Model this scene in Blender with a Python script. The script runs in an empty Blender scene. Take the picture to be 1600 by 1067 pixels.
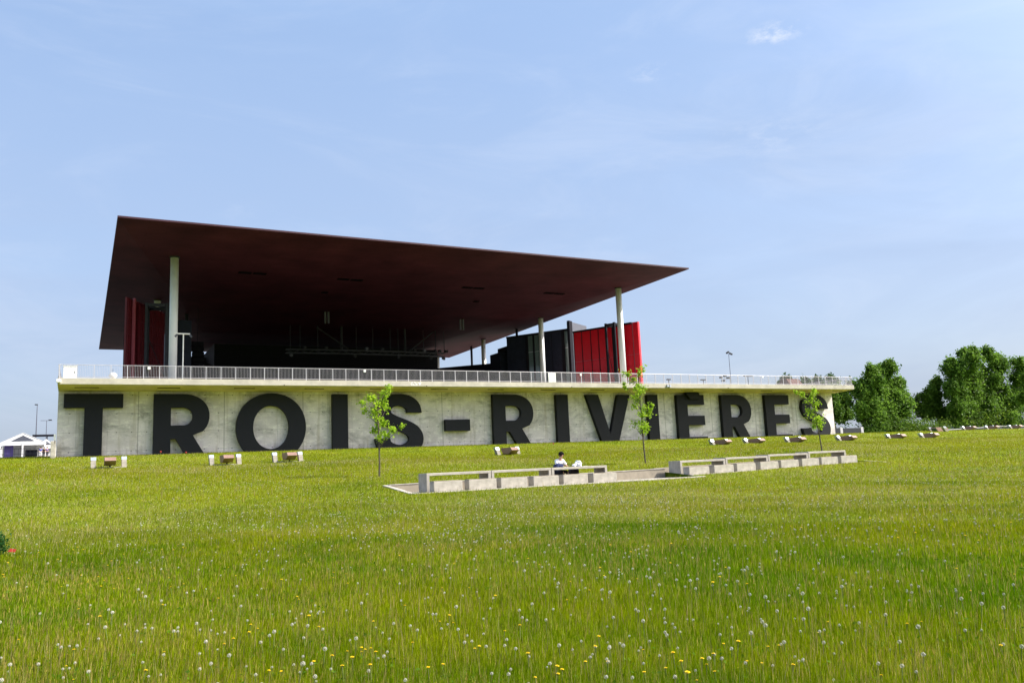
import bpy, bmesh, math, random
import numpy as np
from mathutils import Vector, Matrix

SC = bpy.context.scene
COL = SC.collection
random.seed(7)
RNG = np.random.default_rng(11)

# ------------------------------------------------------------------ camera
RC = np.array([[0.8870, 0.0311, 0.4603], [-0.4604, 0.1539, 0.8743], [-0.0436, -0.9876, 0.1509]])
f_px = 1287.0
Xv = np.array([2480, 87, f_px]); Xv /= np.linalg.norm(Xv)
Yv = np.array([-676, 226, f_px]); Yv = Yv - Xv * (Xv @ Yv); Yv /= np.linalg.norm(Yv)
Zv = np.cross(Xv, Yv)
if Zv[1] > 0: Zv = -Zv
RC = np.array([Xv, Yv, Zv])            # world axes written in lens axes (right, down, forward)
cam = bpy.data.cameras.new('camera')
cam_o = bpy.data.objects.new('camera', cam); COL.objects.link(cam_o)
cr, cd, cf = RC[:, 0], RC[:, 1], RC[:, 2]
M = Matrix(((cr[0], -cd[0], -cf[0], 0), (cr[1], -cd[1], -cf[1], 0), (cr[2], -cd[2], -cf[2], 1.6), (0, 0, 0, 1)))
cam_o.matrix_world = M
cam.sensor_width = 36.0
cam.lens = 36.0 * f_px / 1600.0
cam.clip_start = 0.1
cam.clip_end = 6000
SC.camera = cam_o

# ------------------------------------------------------------------ sun and sky
SUN_EL = math.radians(43)
sx, sy = 0.94, -0.50
SUN_AZ = math.atan2(sx, sy)
sun_dir = Vector((math.sin(SUN_AZ) * math.cos(SUN_EL), math.cos(SUN_AZ) * math.cos(SUN_EL), math.sin(SUN_EL)))
sl = bpy.data.lights.new('sun', 'SUN'); sl.energy = 3.9; sl.angle = math.radians(0.5); sl.color = (1.0, 0.955, 0.88)
so = bpy.data.objects.new('sun', sl); COL.objects.link(so)
so.rotation_euler = sun_dir.to_track_quat('Z', 'Y').to_euler()
so.location = (40, -40, 80)

w = bpy.data.worlds.new('World'); SC.world = w; w.use_nodes = True
nt = w.node_tree; nt.nodes.clear()
def N(tree, t, **kw):
    n = tree.nodes.new(t)
    for k, v in kw.items(): setattr(n, k, v)
    return n
out = N(nt, 'ShaderNodeOutputWorld'); bg = N(nt, 'ShaderNodeBackground')
sky = N(nt, 'ShaderNodeTexSky', sky_type='NISHITA', sun_disc=False)
sky.sun_elevation = SUN_EL; sky.sun_rotation = SUN_AZ
sky.altitude = 10; sky.air_density = 1.0; sky.dust_density = 3.6; sky.ozone_density = 2.5
tc = N(nt, 'ShaderNodeTexCoord')
# thin cirrus veil: pale streaks mixed over the blue
mp = N(nt, 'ShaderNodeMapping'); mp.inputs['Scale'].default_value = (1.2, 2.2, 5.0); mp.inputs['Rotation'].default_value = (0.0, 0.5, 0.4)
nz = N(nt, 'ShaderNodeTexNoise'); nz.inputs['Scale'].default_value = 1.7; nz.inputs['Detail'].default_value = 8; nz.inputs['Roughness'].default_value = 0.55; nz.inputs['Distortion'].default_value = 0.7
rp = N(nt, 'ShaderNodeValToRGB'); rp.color_ramp.elements[0].position = 0.38; rp.color_ramp.elements[1].position = 0.72
rp.color_ramp.elements[0].color = (0.68, 0.68, 0.68, 1); rp.color_ramp.elements[1].color = (0.92, 0.92, 0.92, 1)
mx = N(nt, 'ShaderNodeMixRGB'); mx.inputs['Color2'].default_value = (2.9, 3.45, 4.4, 1)
sepz = N(nt, 'ShaderNodeSeparateXYZ'); nt.links.new(tc.outputs['Generated'], sepz.inputs[0])
vr = N(nt, 'ShaderNodeValToRGB'); e_ = vr.color_ramp.elements
e_[0].position = 0.0; e_[0].color = (0.184, 0.210, 0.260, 1); e_[1].position = 0.62; e_[1].color = (0.136, 0.205, 0.330, 1)
m_el = vr.color_ramp.elements.new(0.22); m_el.color = (0.170, 0.217, 0.308, 1)
nt.links.new(sepz.outputs['Z'], vr.inputs['Fac'])
vs = N(nt, 'ShaderNodeMixRGB', blend_type='MULTIPLY'); vs.inputs['Fac'].default_value = 1; vs.inputs['Color2'].default_value = (10, 10, 10, 1); nt.links.new(vr.outputs['Color'], vs.inputs['Color1'])
nt.links.new(vs.outputs[0], mx.inputs['Color2'])
dt = N(nt, 'ShaderNodeVectorMath', operation='DOT_PRODUCT'); dt.inputs[1].default_value = sun_dir; nt.links.new(tc.outputs['Generated'], dt.inputs[0])
dr = N(nt, 'ShaderNodeMapRange', interpolation_type='SMOOTHSTEP'); dr.inputs['From Min'].default_value = 0.5; dr.inputs['From Max'].default_value = 0.88; dr.inputs['To Min'].default_value = 1.0; dr.inputs['To Max'].default_value = 0.1
nt.links.new(dt.outputs['Value'], dr.inputs['Value'])
vf = N(nt, 'ShaderNodeMath', operation='MULTIPLY'); nt.links.new(dr.outputs[0], vf.inputs[1])
nt.links.new(tc.outputs['Generated'], mp.inputs['Vector']); nt.links.new(mp.outputs[0], nz.inputs['Vector'])
nt.links.new(nz.outputs['Fac'], rp.inputs['Fac']); nt.links.new(rp.outputs['Color'], vf.inputs[0]); nt.links.new(vf.outputs[0], mx.inputs['Fac'])
nt.links.new(sky.outputs[0], mx.inputs['Color1'])
# two small wisps
def wisp(prev, direction, size, strength, seed):
    d = Vector(direction).normalized()
    sub = N(nt, 'ShaderNodeVectorMath', operation='SUBTRACT'); sub.inputs[1].default_value = d
    nn = N(nt, 'ShaderNodeTexNoise'); nn.inputs['Scale'].default_value = 34; nn.inputs['Detail'].default_value = 6; nn.inputs['Roughness'].default_value = 0.65
    m2 = N(nt, 'ShaderNodeMapping'); m2.inputs['Location'].default_value = (seed, seed * 2, 0); m2.inputs['Scale'].default_value = (1, 1, 2.2)
    sc_ = N(nt, 'ShaderNodeVectorMath', operation='MULTIPLY'); sc_.inputs[1].default_value = (1 / size, 1 / size, 3.0 / size)
    ln = N(nt, 'ShaderNodeVectorMath', operation='LENGTH')
    mr = N(nt, 'ShaderNodeMapRange'); mr.inputs['From Min'].default_value = 1.0; mr.inputs['From Max'].default_value = 0.0; mr.inputs['To Max'].default_value = 1
    mr.clamp = True; mr.interpolation_type = 'SMOOTHSTEP'
    r2 = N(nt, 'ShaderNodeMapRange'); r2.inputs['From Min'].default_value = 0.46; r2.inputs['From Max'].default_value = 0.72; r2.clamp = True
    mu = N(nt, 'ShaderNodeMath', operation='MULTIPLY'); mu2 = N(nt, 'ShaderNodeMath', operation='MULTIPLY'); mu2.inputs[1].default_value = strength
    nt.links.new(tc.outputs['Generated'], sub.inputs[0]); nt.links.new(sub.outputs[0], sc_.inputs[0]); nt.links.new(sc_.outputs[0], ln.inputs[0])
    nt.links.new(ln.outputs['Value'], mr.inputs['Value'])
    nt.links.new(tc.outputs['Generated'], m2.inputs['Vector']); nt.links.new(m2.outputs[0], nn.inputs['Vector']); nt.links.new(nn.outputs['Fac'], r2.inputs['Value'])
    nt.links.new(mr.outputs[0], mu.inputs[0]); nt.links.new(r2.outputs[0], mu.inputs[1]); nt.links.new(mu.outputs[0], mu2.inputs[0])
    m = N(nt, 'ShaderNodeMixRGB'); m.inputs['Color2'].default_value = (3.6, 3.7, 3.95, 1)
    nt.links.new(mu2.outputs[0], m.inputs['Fac']); nt.links.new(prev, m.inputs['Color1'])
    return m.outputs[0]
def sky_dir(px, py):
    return RC @ np.array([px - 800, py - 533.5, f_px])
cm = N(nt, 'ShaderNodeMapping'); cm.inputs['Rotation'].default_value = (0.2, -0.55, 0.5); cm.inputs['Scale'].default_value = (1.0, 1.5, 3.6)
cn = N(nt, 'ShaderNodeTexNoise'); cn.inputs['Scale'].default_value = 3.2; cn.inputs['Detail'].default_value = 9; cn.inputs['Roughness'].default_value = 0.62; cn.inputs['Distortion'].default_value = 1.1
nt.links.new(tc.outputs['Generated'], cm.inputs[0]); nt.links.new(cm.outputs[0], cn.inputs['Vector'])
c2 = N(nt, 'ShaderNodeMapRange', interpolation_type='SMOOTHSTEP'); c2.inputs['From Min'].default_value = 0.42; c2.inputs['From Max'].default_value = 0.78; c2.inputs['To Max'].default_value = 0.16
nt.links.new(cn.outputs['Fac'], c2.inputs['Value'])
cx = N(nt, 'ShaderNodeMixRGB'); cx.inputs['Color2'].default_value = (3.3, 3.5, 3.95, 1); nt.links.new(c2.outputs[0], cx.inputs['Fac']); nt.links.new(mx.outputs[0], cx.inputs['Color1'])
s = wisp(cx.outputs[0], sky_dir(1212, 52), 0.045, 0.9, 3.1)
s = wisp(s, sky_dir(1023, 113), 0.040, 0.45, 5.7)
s = wisp(s, sky_dir(1205, 215), 0.09, 0.22, 8.2)
nt.links.new(s, bg.inputs['Color']); bg.inputs['Strength'].default_value = 0.13
nt.links.new(bg.outputs[0], out.inputs['Surface'])

SC.view_settings.view_transform = 'Standard'; SC.view_settings.look = 'None'
SC.view_settings.exposure = 1.1; SC.view_settings.gamma = 1.0
SC.view_settings.use_curve_mapping = False
SC.cycles.max_bounces = 6

# ------------------------------------------------------------------ materials
def srgb(c):
    return tuple(((v / 255) / 12.92 if v / 255 <= 0.04045 else ((v / 255 + 0.055) / 1.055) ** 2.4) for v in c)
def mat(name, col, rough=0.7, metal=0.0, var=0.0, scale=3.0, bump=0.0, spec=0.4, col2=None):
    m = bpy.data.materials.new(name); m.use_nodes = True
    t = m.node_tree; b = t.nodes['Principled BSDF']
    b.inputs['Roughness'].default_value = rough; b.inputs['Metallic'].default_value = metal
    b.inputs['Specular IOR Level'].default_value = spec
    c = tuple(col) + (1,)
    b.inputs['Base Color'].default_value = c
    g = N(t, 'ShaderNodeTexCoord')
    n = N(t, 'ShaderNodeTexNoise'); n.inputs['Scale'].default_value = scale; n.inputs['Detail'].default_value = 7; n.inputs['Roughness'].default_value = 0.6
    t.links.new(g.outputs['Object'], n.inputs['Vector'])
    r = N(t, 'ShaderNodeMapRange'); r.inputs['From Min'].default_value = 0.3; r.inputs['From Max'].default_value = 0.7
    t.links.new(n.outputs['Fac'], r.inputs['Value'])
    mxx = N(t, 'ShaderNodeMixRGB')
    mxx.inputs['Color1'].default_value = tuple(v * (1 - var) for v in col) + (1,)
    mxx.inputs['Color2'].default_value = (tuple(col2) if col2 else tuple(min(1, v * (1 + var)) for v in col)) + (1,)
    t.links.new(r.outputs[0], mxx.inputs['Fac']); t.links.new(mxx.outputs[0], b.inputs['Base Color'])
    if bump > 0:
        bp = N(t, 'ShaderNodeBump'); bp.inputs['Strength'].default_value = bump; bp.inputs['Distance'].default_value = 0.02
        t.links.new(n.outputs['Fac'], bp.inputs['Height']); t.links.new(bp.outputs[0], b.inputs['Normal'])
    return m

def concrete_wall_mat():
    m = bpy.data.materials.new('cast_concrete_wall'); m.use_nodes = True
    t = m.node_tree; b = t.nodes['Principled BSDF']; b.inputs['Roughness'].default_value = 0.9; b.inputs['Specular IOR Level'].default_value = 0.25
    L = t.links.new
    g = N(t, 'ShaderNodeTexCoord')
    sep = N(t, 'ShaderNodeSeparateXYZ'); L(g.outputs['Object'], sep.inputs[0])
    def math_(op, a, bb=None, clamp=False):
        n = N(t, 'ShaderNodeMath', operation=op); n.use_clamp = clamp
        if hasattr(a, 'links') or hasattr(a, 'is_linked'): L(a, n.inputs[0])
        else: n.inputs[0].default_value = a
        if bb is not None:
            if hasattr(bb, 'is_linked'): L(bb, n.inputs[1])
            else: n.inputs[1].default_value = bb
        return n.outputs[0]
    def noise(sc, vec_scale=(1, 1, 1), det=7, rough=0.6, dist=0.0):
        mp = N(t, 'ShaderNodeMapping'); mp.inputs['Scale'].default_value = vec_scale
        n = N(t, 'ShaderNodeTexNoise'); n.inputs['Scale'].default_value = sc; n.inputs['Detail'].default_value = det; n.inputs['Roughness'].default_value = rough; n.inputs['Distortion'].default_value = dist
        L(g.outputs['Object'], mp.inputs[0]); L(mp.outputs[0], n.inputs['Vector']); return n.outputs['Fac']
    def ramp(v, a, b_, lo=0, hi=1):
        r = N(t, 'ShaderNodeMapRange'); r.inputs['From Min'].default_value = a; r.inputs['From Max'].default_value = b_; r.inputs['To Min'].default_value = lo; r.inputs['To Max'].default_value = hi
        r.clamp = True; L(v, r.inputs['Value']); return r.outputs[0]
    def mix(c1, c2, fac):
        x = N(t, 'ShaderNodeMixRGB')
        for i, c in (('Color1', c1), ('Color2', c2)):
            if isinstance(c, tuple): x.inputs[i].default_value = c + (1,)
            else: L(c, x.inputs[i])
        if hasattr(fac, 'is_linked'): L(fac, x.inputs['Fac'])
        else: x.inputs['Fac'].default_value = fac
        return x.outputs[0]
    base = mix((0.50, 0.455, 0.455), (0.79, 0.72, 0.73), ramp(noise(0.35, (1, 1, 1.6), 6), 0.3, 0.7))
    base = mix(base, (0.25, 0.24, 0.225), ramp(noise(0.42, (1, 1, 1.7), 10, 0.72, 0.6), 0.50, 0.66, 0, 0.75))      # damp grey clouds
    base = mix(base, (0.90, 0.86, 0.79), ramp(noise(1.3, (1, 1, 2.2), 9, 0.72), 0.52, 0.66, 0, 0.6))                # pale efflorescence
    base = mix(base, (0.33, 0.27, 0.18), ramp(noise(1.2, (1.6, 1, 0.12), 6, 0.6), 0.55, 0.75, 0, 0.7))              # vertical runs
    base = mix(base, (0.24, 0.23, 0.19), ramp(noise(9, (1, 1, 1), 4, 0.7), 0.5, 0.8, 0, 0.35))
    # formwork joints: every 6.9 m across, and lift lines
    def line(coord, period, off, wid):
        a = math_('ADD', coord, off); a = math_('DIVIDE', a, period); fr = math_('FRACT', a)
        d = math_('ABSOLUTE', math_('SUBTRACT', fr, 0.5)); d = math_('SUBTRACT', 0.5, d)
        return math_('LESS_THAN', d, wid / period)
    jv = line(sep.outputs['X'], 6.9, -4.2 + 69.0, 0.035)
    jv2 = line(sep.outputs['X'], 2.3, -4.2 + 69.0, 0.012)
    jh = line(sep.outputs['Z'], 1.55, 0.3, 0.013)
    ln = math_('MAXIMUM', math_('MULTIPLY', jv, 0.5), math_('MULTIPLY', math_('MAXIMUM', jv2, jh), ramp(noise(1.1), 0.35, 0.65, 0.1, 0.6)))
    base = mix(base, (0.10, 0.095, 0.075), ln)
    low = ramp(math_('ADD', sep.outputs['Z'], math_('MULTIPLY', noise(1.6), 0.9)), 0.75, 0.15, 0, 0.45)      # splash dirt along the foot (object z 0 = grade)
    base = mix(base, (0.20, 0.17, 0.11), low)
    def dot_(per, off, coord):
        return math_('ABSOLUTE', math_('SUBTRACT', math_('FRACT', math_('DIVIDE', math_('ADD', coord, off), per)), 0.5))
    hx = math_('MULTIPLY', dot_(1.15, 69.3, sep.outputs['X']), 1.15); hz = math_('MULTIPLY', dot_(1.55, 1.1, sep.outputs['Z']), 1.55)
    hole = math_('LESS_THAN', math_('ADD', math_('MULTIPLY', hx, hx), math_('MULTIPLY', hz, hz)), 0.0022)
    base = mix(base, (0.10, 0.095, 0.08), math_('MULTIPLY', hole, 0.8))
    L(base, b.inputs['Base Color'])
    bp = N(t, 'ShaderNodeBump'); bp.inputs['Strength'].default_value = 0.5; bp.inputs['Distance'].default_value = 0.03
    h = math_('SUBTRACT', noise(4.0, (1, 1, 1), 8, 0.7), ln); L(h, bp.inputs['Height']); L(bp.outputs[0], b.inputs['Normal'])
    return m

MAT = {}
MAT['wall'] = concrete_wall_mat()
MAT['slab'] = mat('weathered_pale_concrete', (0.44, 0.405, 0.34), 0.85, var=0.18, scale=1.3, bump=0.3)
MAT['soffit_c'] = mat('underside_concrete', (0.62, 0.48, 0.42), 0.9, var=0.22, scale=0.7, bump=0.2)  # slab concrete for the underside, colour warmed to carry bounced light
MAT['conc'] = mat('precast_concrete', (0.40, 0.368, 0.315), 0.85, spec=0.15, var=0.24, scale=3.5, bump=0.4)
MAT['post_conc'] = mat('rough_post_concrete', (0.27, 0.245, 0.20), 0.9, spec=0.1, var=0.2, scale=5, bump=0.3)
MAT['conc_brown'] = mat('brown_grey_concrete', (0.30, 0.26, 0.20), 0.9, var=0.15, scale=4, bump=0.3)
MAT['gravel'] = mat('gravel_floor', (0.30, 0.27, 0.22), 0.95, var=0.35, scale=40, bump=0.8)
MAT['letter'] = mat('black_mesh_metal', (0.0075, 0.008, 0.013), 0.62, var=0.25, scale=14, bump=0.5, spec=0.25)
MAT['rail'] = mat('galvanised_pale_steel', (0.50, 0.48, 0.52), 0.45, metal=0.25, var=0.06, scale=2)
MAT['white'] = mat('white_paint', (0.80, 0.79, 0.77), 0.5, var=0.05, scale=4)
MAT['column'] = mat('pale_grey_steel_paint', (0.68, 0.69, 0.71), 0.42, var=0.06, scale=1.0)
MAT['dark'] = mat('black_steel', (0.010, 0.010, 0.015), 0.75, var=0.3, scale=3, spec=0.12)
MAT['darkgrey'] = mat('charcoal_steel', (0.030, 0.032, 0.040), 0.6, var=0.2, scale=3, spec=0.2)
MAT['navy'] = mat('dark_blue_grey_cladding', (0.014, 0.018, 0.034), 0.6, var=0.25, scale=1.5, spec=0.2)
MAT['fin'] = mat('slate_grey_cladding', (0.085, 0.09, 0.115), 0.6, var=0.12, scale=2)
MAT['glass'] = mat('teal_glass', (0.10, 0.15, 0.15), 0.08, var=0.15, scale=0.7, spec=0.8)
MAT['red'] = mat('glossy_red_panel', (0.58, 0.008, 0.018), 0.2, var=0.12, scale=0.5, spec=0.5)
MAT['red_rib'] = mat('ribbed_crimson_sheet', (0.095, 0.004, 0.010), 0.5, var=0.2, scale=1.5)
MAT['pink'] = mat('dusty_red_tube', (0.30, 0.06, 0.08), 0.4, var=0.1, scale=2)
MAT['cap'] = mat('brushed_steel_cap', (0.50, 0.54, 0.62), 0.4, metal=0.7, var=0.04, scale=8)
MAT['rust'] = mat('brown_metal_housing', (0.27, 0.165, 0.13), 0.5, metal=0.05, var=0.18, scale=4)
MAT['skin'] = mat('skin', (0.50, 0.29, 0.20), 0.5, var=0.06, scale=8)
MAT['hair'] = mat('black_hair', (0.008, 0.006, 0.007), 0.8, var=0.3, scale=30, bump=0.5, spec=0.15)
MAT['shirt'] = mat('white_cotton', (0.82, 0.81, 0.82), 0.9, var=0.05, scale=12, bump=0.3)
MAT['trouser'] = mat('dark_trousers', (0.02, 0.02, 0.028), 0.9, var=0.2, scale=12)
MAT['bluecloth'] = mat('navy_cloth', (0.02, 0.03, 0.09), 0.9, var=0.3, scale=10, bump=0.4)
MAT['bluepeople'] = mat('blue_shirt', (0.04, 0.09, 0.42), 0.9, var=0.2, scale=6)
MAT['plastic'] = mat('thin_white_plastic', (0.85, 0.84, 0.86), 0.5, var=0.05, scale=9, bump=0.4)
MAT['bark'] = mat('young_bark', (0.085, 0.068, 0.052), 0.9, var=0.3, scale=20, bump=0.4)
MAT['redflower'] = mat('red_petals', (0.32, 0.02, 0.01), 0.6, var=0.2, scale=10)
MAT['grille'] = mat('grey_vent', (0.004, 0.004, 0.005), 0.9, spec=0.02)
MAT['roofbrown'] = mat('brown_shingle', (0.12, 0.06, 0.05), 0.9, var=0.2, scale=2)
MAT['purple'] = mat('purple_panel', (0.10, 0.07, 0.25), 0.7, var=0.2, scale=1)
MAT['clear'] = mat('clear_tent_window', (0.62, 0.62, 0.64), 0.25, var=0.08, scale=2)

def roof_mat(name, c1, c2):
    m = mat(name, c1, 0.7, var=0.25, scale=0.25, spec=0.06, col2=c2)
    t = m.node_tree; b = t.nodes['Principled BSDF']
    g = N(t, 'ShaderNodeTexCoord'); br = N(t, 'ShaderNodeTexBrick')
    br.inputs['Scale'].default_value = 1.0; br.inputs['Brick Width'].default_value = 3.0; br.inputs['Row Height'].default_value = 0.9; br.inputs['Mortar Size'].default_value = 0.02
    br.inputs['Color1'].default_value = (1, 1, 1, 1); br.inputs['Color2'].default_value = (0.82, 0.82, 0.82, 1); br.inputs['Mortar'].default_value = (0.45, 0.45, 0.45, 1)
    t.links.new(g.outputs['Object'], br.inputs['Vector'])
    mu = N(t, 'ShaderNodeMixRGB', blend_type='MULTIPLY'); mu.inputs['Fac'].default_value = 0.8
    src = b.inputs['Base Color'].links[0].from_socket
    t.links.new(src, mu.inputs['Color1']); t.links.new(br.outputs['Color'], mu.inputs['Color2']); t.links.new(mu.outputs[0], b.inputs['Base Color'])
    return m
MAT['soffit'] = roof_mat('dark_red_soffit_boards', (0.038, 0.0085, 0.0135), (0.060, 0.0150, 0.0215))
MAT['fascia'] = mat('dark_red_fascia', (0.045, 0.010, 0.018), 0.5, var=0.15, scale=1)

def foliage_mat(name, attr=True, trans=0.35, rough=0.5):
    m = bpy.data.materials.new(name); m.use_nodes = True
    t = m.node_tree; t.nodes.clear(); L = t.links.new
    o = N(t, 'ShaderNodeOutputMaterial'); a = N(t, 'ShaderNodeAttribute', attribute_name='tint')
    p = N(t, 'ShaderNodeBsdfPrincipled'); p.inputs['Roughness'].default_value = rough; p.inputs['Specular IOR Level'].default_value = 0.08
    tr = N(t, 'ShaderNodeBsdfTranslucent'); mixs = N(t, 'ShaderNodeMixShader'); mixs.inputs[0].default_value = trans
    L(a.outputs['Color'], p.inputs['Base Color']); L(a.outputs['Color'], tr.inputs['Color'])
    L(p.outputs[0], mixs.inputs[1]); L(tr.outputs[0], mixs.inputs[2]); L(mixs.outputs[0], o.inputs['Surface'])
    return m
MAT['leaf'] = foliage_mat('leaves', trans=0.5)
MAT['blade'] = foliage_mat('grass_blades', trans=0.45, rough=0.6)

# ------------------------------------------------------------------ helpers
class MB:
    def __init__(s): s.v = []; s.f = []
    def poly(s, pts):
        i = len(s.v); s.v += [tuple(p) for p in pts]; s.f.append(tuple(range(i, i + len(pts)))); return s
    def box(s, x0, y0, z0, x1, y1, z1):
        i = len(s.v)
        s.v += [(x0, y0, z0), (x1, y0, z0), (x1, y1, z0), (x0, y1, z0), (x0, y0, z1), (x1, y0, z1), (x1, y1, z1), (x0, y1, z1)]
        s.f += [tuple(i + k for k in q) for q in ((0, 3, 2, 1), (4, 5, 6, 7), (0, 1, 5, 4), (1, 2, 6, 5), (2, 3, 7, 6), (3, 0, 4, 7))]
        return s
    def bar(s, a, b, r=0.05, n=8, r2=None):
        a = Vector(a); b = Vector(b); d = (b - a)
        if d.length < 1e-6: return s
        d.normalize(); u = d.orthogonal().normalized(); w_ = d.cross(u); r2 = r if r2 is None else r2
        i = len(s.v)
        for p, rr in ((a, r), (b, r2)):
            for k in range(n):
                t = 2 * math.pi * k / n; s.v.append(tuple(p + u * (math.cos(t) * rr) + w_ * (math.sin(t) * rr)))
        for k in range(n):
            s.f.append((i + k, i + (k + 1) % n, i + n + (k + 1) % n, i + n + k))
        s.f.append(tuple(i + k for k in reversed(range(n)))); s.f.append(tuple(i + n + k for k in range(n)))
        return s
    def prism(s, prof, axis, a, b):
        """closed profile; axis 'x': prof=(y,z) swept x a..b ; axis 'y': prof=(x,z)"""
        n = len(prof); i = len(s.v)
        for c in (a, b):
            for p in prof:
                s.v.append((c, p[0], p[1]) if axis == 'x' else ((p[0], c, p[1]) if axis == 'y' else (p[0], p[1], c)))
        for k in range(n): s.f.append((i + k, i + (k + 1) % n, i + n + (k + 1) % n, i + n + k))
        s.f.append(tuple(i + k for k in reversed(range(n)))); s.f.append(tuple(i + n + k for k in range(n)))
        return s
    def ball(s, c, r, seg=8, rings=6, sz=1.0):
        i0 = len(s.v)
        for a in range(rings + 1):
            th = math.pi * a / rings
            for k in range(seg):
                ph = 2 * math.pi * k / seg
                s.v.append((c[0] + r * math.sin(th) * math.cos(ph), c[1] + r * math.sin(th) * math.sin(ph), c[2] + r * sz * math.cos(th)))
        for a in range(rings):
            for k in range(seg):
                s.f.append((i0 + a * seg + k, i0 + a * seg + (k + 1) % seg, i0 + (a + 1) * seg + (k + 1) % seg, i0 + (a + 1) * seg + k))
        return s
    def mesh(s, name, m, bevel=0.0):
        me = bpy.data.meshes.new(name); me.from_pydata(s.v, [], s.f); me.validate()
        bm = bmesh.new(); bm.from_mesh(me)
        bmesh.ops.recalc_face_normals(bm, faces=bm.faces); 
        if bevel > 0:
            bmesh.ops.bevel(bm, geom=[e for e in bm.edges if len(e.link_faces) == 2 and e.calc_face_angle(0) > 0.5], offset=bevel, segments=1, affect='EDGES')
        bm.to_mesh(me); bm.free()
        for mm in (m if isinstance(m, list) else [m]): me.materials.append(mm)
        return me
    def build(s, name, m, parent=None, bevel=0.0, smooth=False):
        me = s.mesh(name, m, bevel); o = bpy.data.objects.new(name, me); COL.objects.link(o)
        if smooth: me.shade_smooth()
        if parent is not None: o.parent = parent
        return o

def tag(o, label=None, cat=None, group=None, kind=None):
    if label: o['label'] = label
    if cat: o['category'] = cat
    if group: o['group'] = group
    if kind: o['kind'] = kind
    return o
def empty(name, loc=(0, 0, 0), rz=0.0, label=None, cat=None, group=None):
    o = bpy.data.objects.new(name, None); COL.objects.link(o); o.location = loc; o.rotation_euler = (0, 0, rz); o.empty_display_size = 0.3
    return tag(o, label, cat, group)
def copy_tree(o, parent=None):
    c = o.copy(); COL.objects.link(c)
    if parent is not None: c.parent = parent
    for ch in list(o.children): copy_tree(ch, c)
    return c

# ------------------------------------------------------------------ terrain
PY = np.array([-60, -20, 0, 15, 29.3, 32.2, 38, 45, 62, 70, 76, 84, 120, 200, 420, 2500.])
PZ = np.array([-1.6, -0.5, 0, 0.28, 0.78, 1.04, 1.42, 1.93, 2.68, 3.34, 3.98, 4.18, 4.2, 4.2, 4.0, 4.0])
def prof(y):
    y = np.asarray(y, float)
    k = np.clip(np.searchsorted(PY, y) - 1, 0, len(PY) - 2)
    m = np.gradient(PZ, PY); h = PY[k + 1] - PY[k]; t = np.clip((y - PY[k]) / h, 0, 1)
    return ((2 * t**3 - 3 * t**2 + 1) * PZ[k] + (t**3 - 2 * t**2 + t) * h * m[k] + (-2 * t**3 + 3 * t**2) * PZ[k + 1] + (t**3 - t**2) * h * m[k + 1])
def sstep(v, a, b):
    t = np.clip((np.asarray(v, float) - a) / (b - a), 0, 1); return t * t * (3 - 2 * t)
def ground(x, y):
    x = np.asarray(x, float); y = np.asarray(y, float)
    z = prof(y)
    z = z + 0.20 * sstep(x, 22, 38) * sstep(y, 18, 30) * (1 - sstep(y, 42, 60))
    z = z + 0.12 * sstep(x, 45, 58) * sstep(y, 45, 60) * (1 - sstep(y, 66, 76))
    z = z + (0.035 * np.sin(x * 0.55 + 1) * np.sin(y * 0.42) + 0.02 * np.sin(x * 1.3 + y * 0.9)) * sstep(y, 2, 8) * (1 - sstep(y, 24, 28)) 
    z = z + 3.0 * sstep(y, 135, 178) * (1 - sstep(x, -1, 40)) * (1 - sstep(y, 320, 420))
    z = z + 0.05 * np.sin(x * 0.31 + 2) * sstep(y, 40, 46) * (1 - sstep(y, 66, 72))
    return z
REC = [(11.0, 29.42, 24.9, 32.18), (24.9, 30.3, 37.3, 33.0)]          # sunken picnic terraces
def in_rec(x, y, m=0.0):
    r = np.zeros(np.shape(x), bool)
    for a, b, c, d in REC: r |= (x > a - m) & (x < c + m) & (y > b - m) & (y < d + m)
    return r
def axis(lo, hi, seq):
    return np.unique(np.round(np.concatenate(seq), 4))
gx = axis(0, 0, [np.arange(-40, 170, 1.2), np.array([-3000, -1500, -800, -400, -200, -120, -80, -60, 200, 260, 350, 500, 900, 1600, 3000]), np.array([10.95, 11.0, 11.05, 24.85, 24.9, 24.95, 37.25, 37.3, 37.35])])
gy = axis(0, 0, [np.arange(-30, 90, 1.0), np.arange(90, 220, 6.0), np.array([-3000, -500, -100, -60, 260, 400, 700, 1200, 2500]), np.array([29.37, 29.42, 29.47, 30.25, 30.3, 30.35, 32.13, 32.18, 32.23, 32.95, 33.0, 33.05])])
XX, YY = np.meshgrid(gx, gy)
ZZ = ground(XX, YY)
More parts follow.
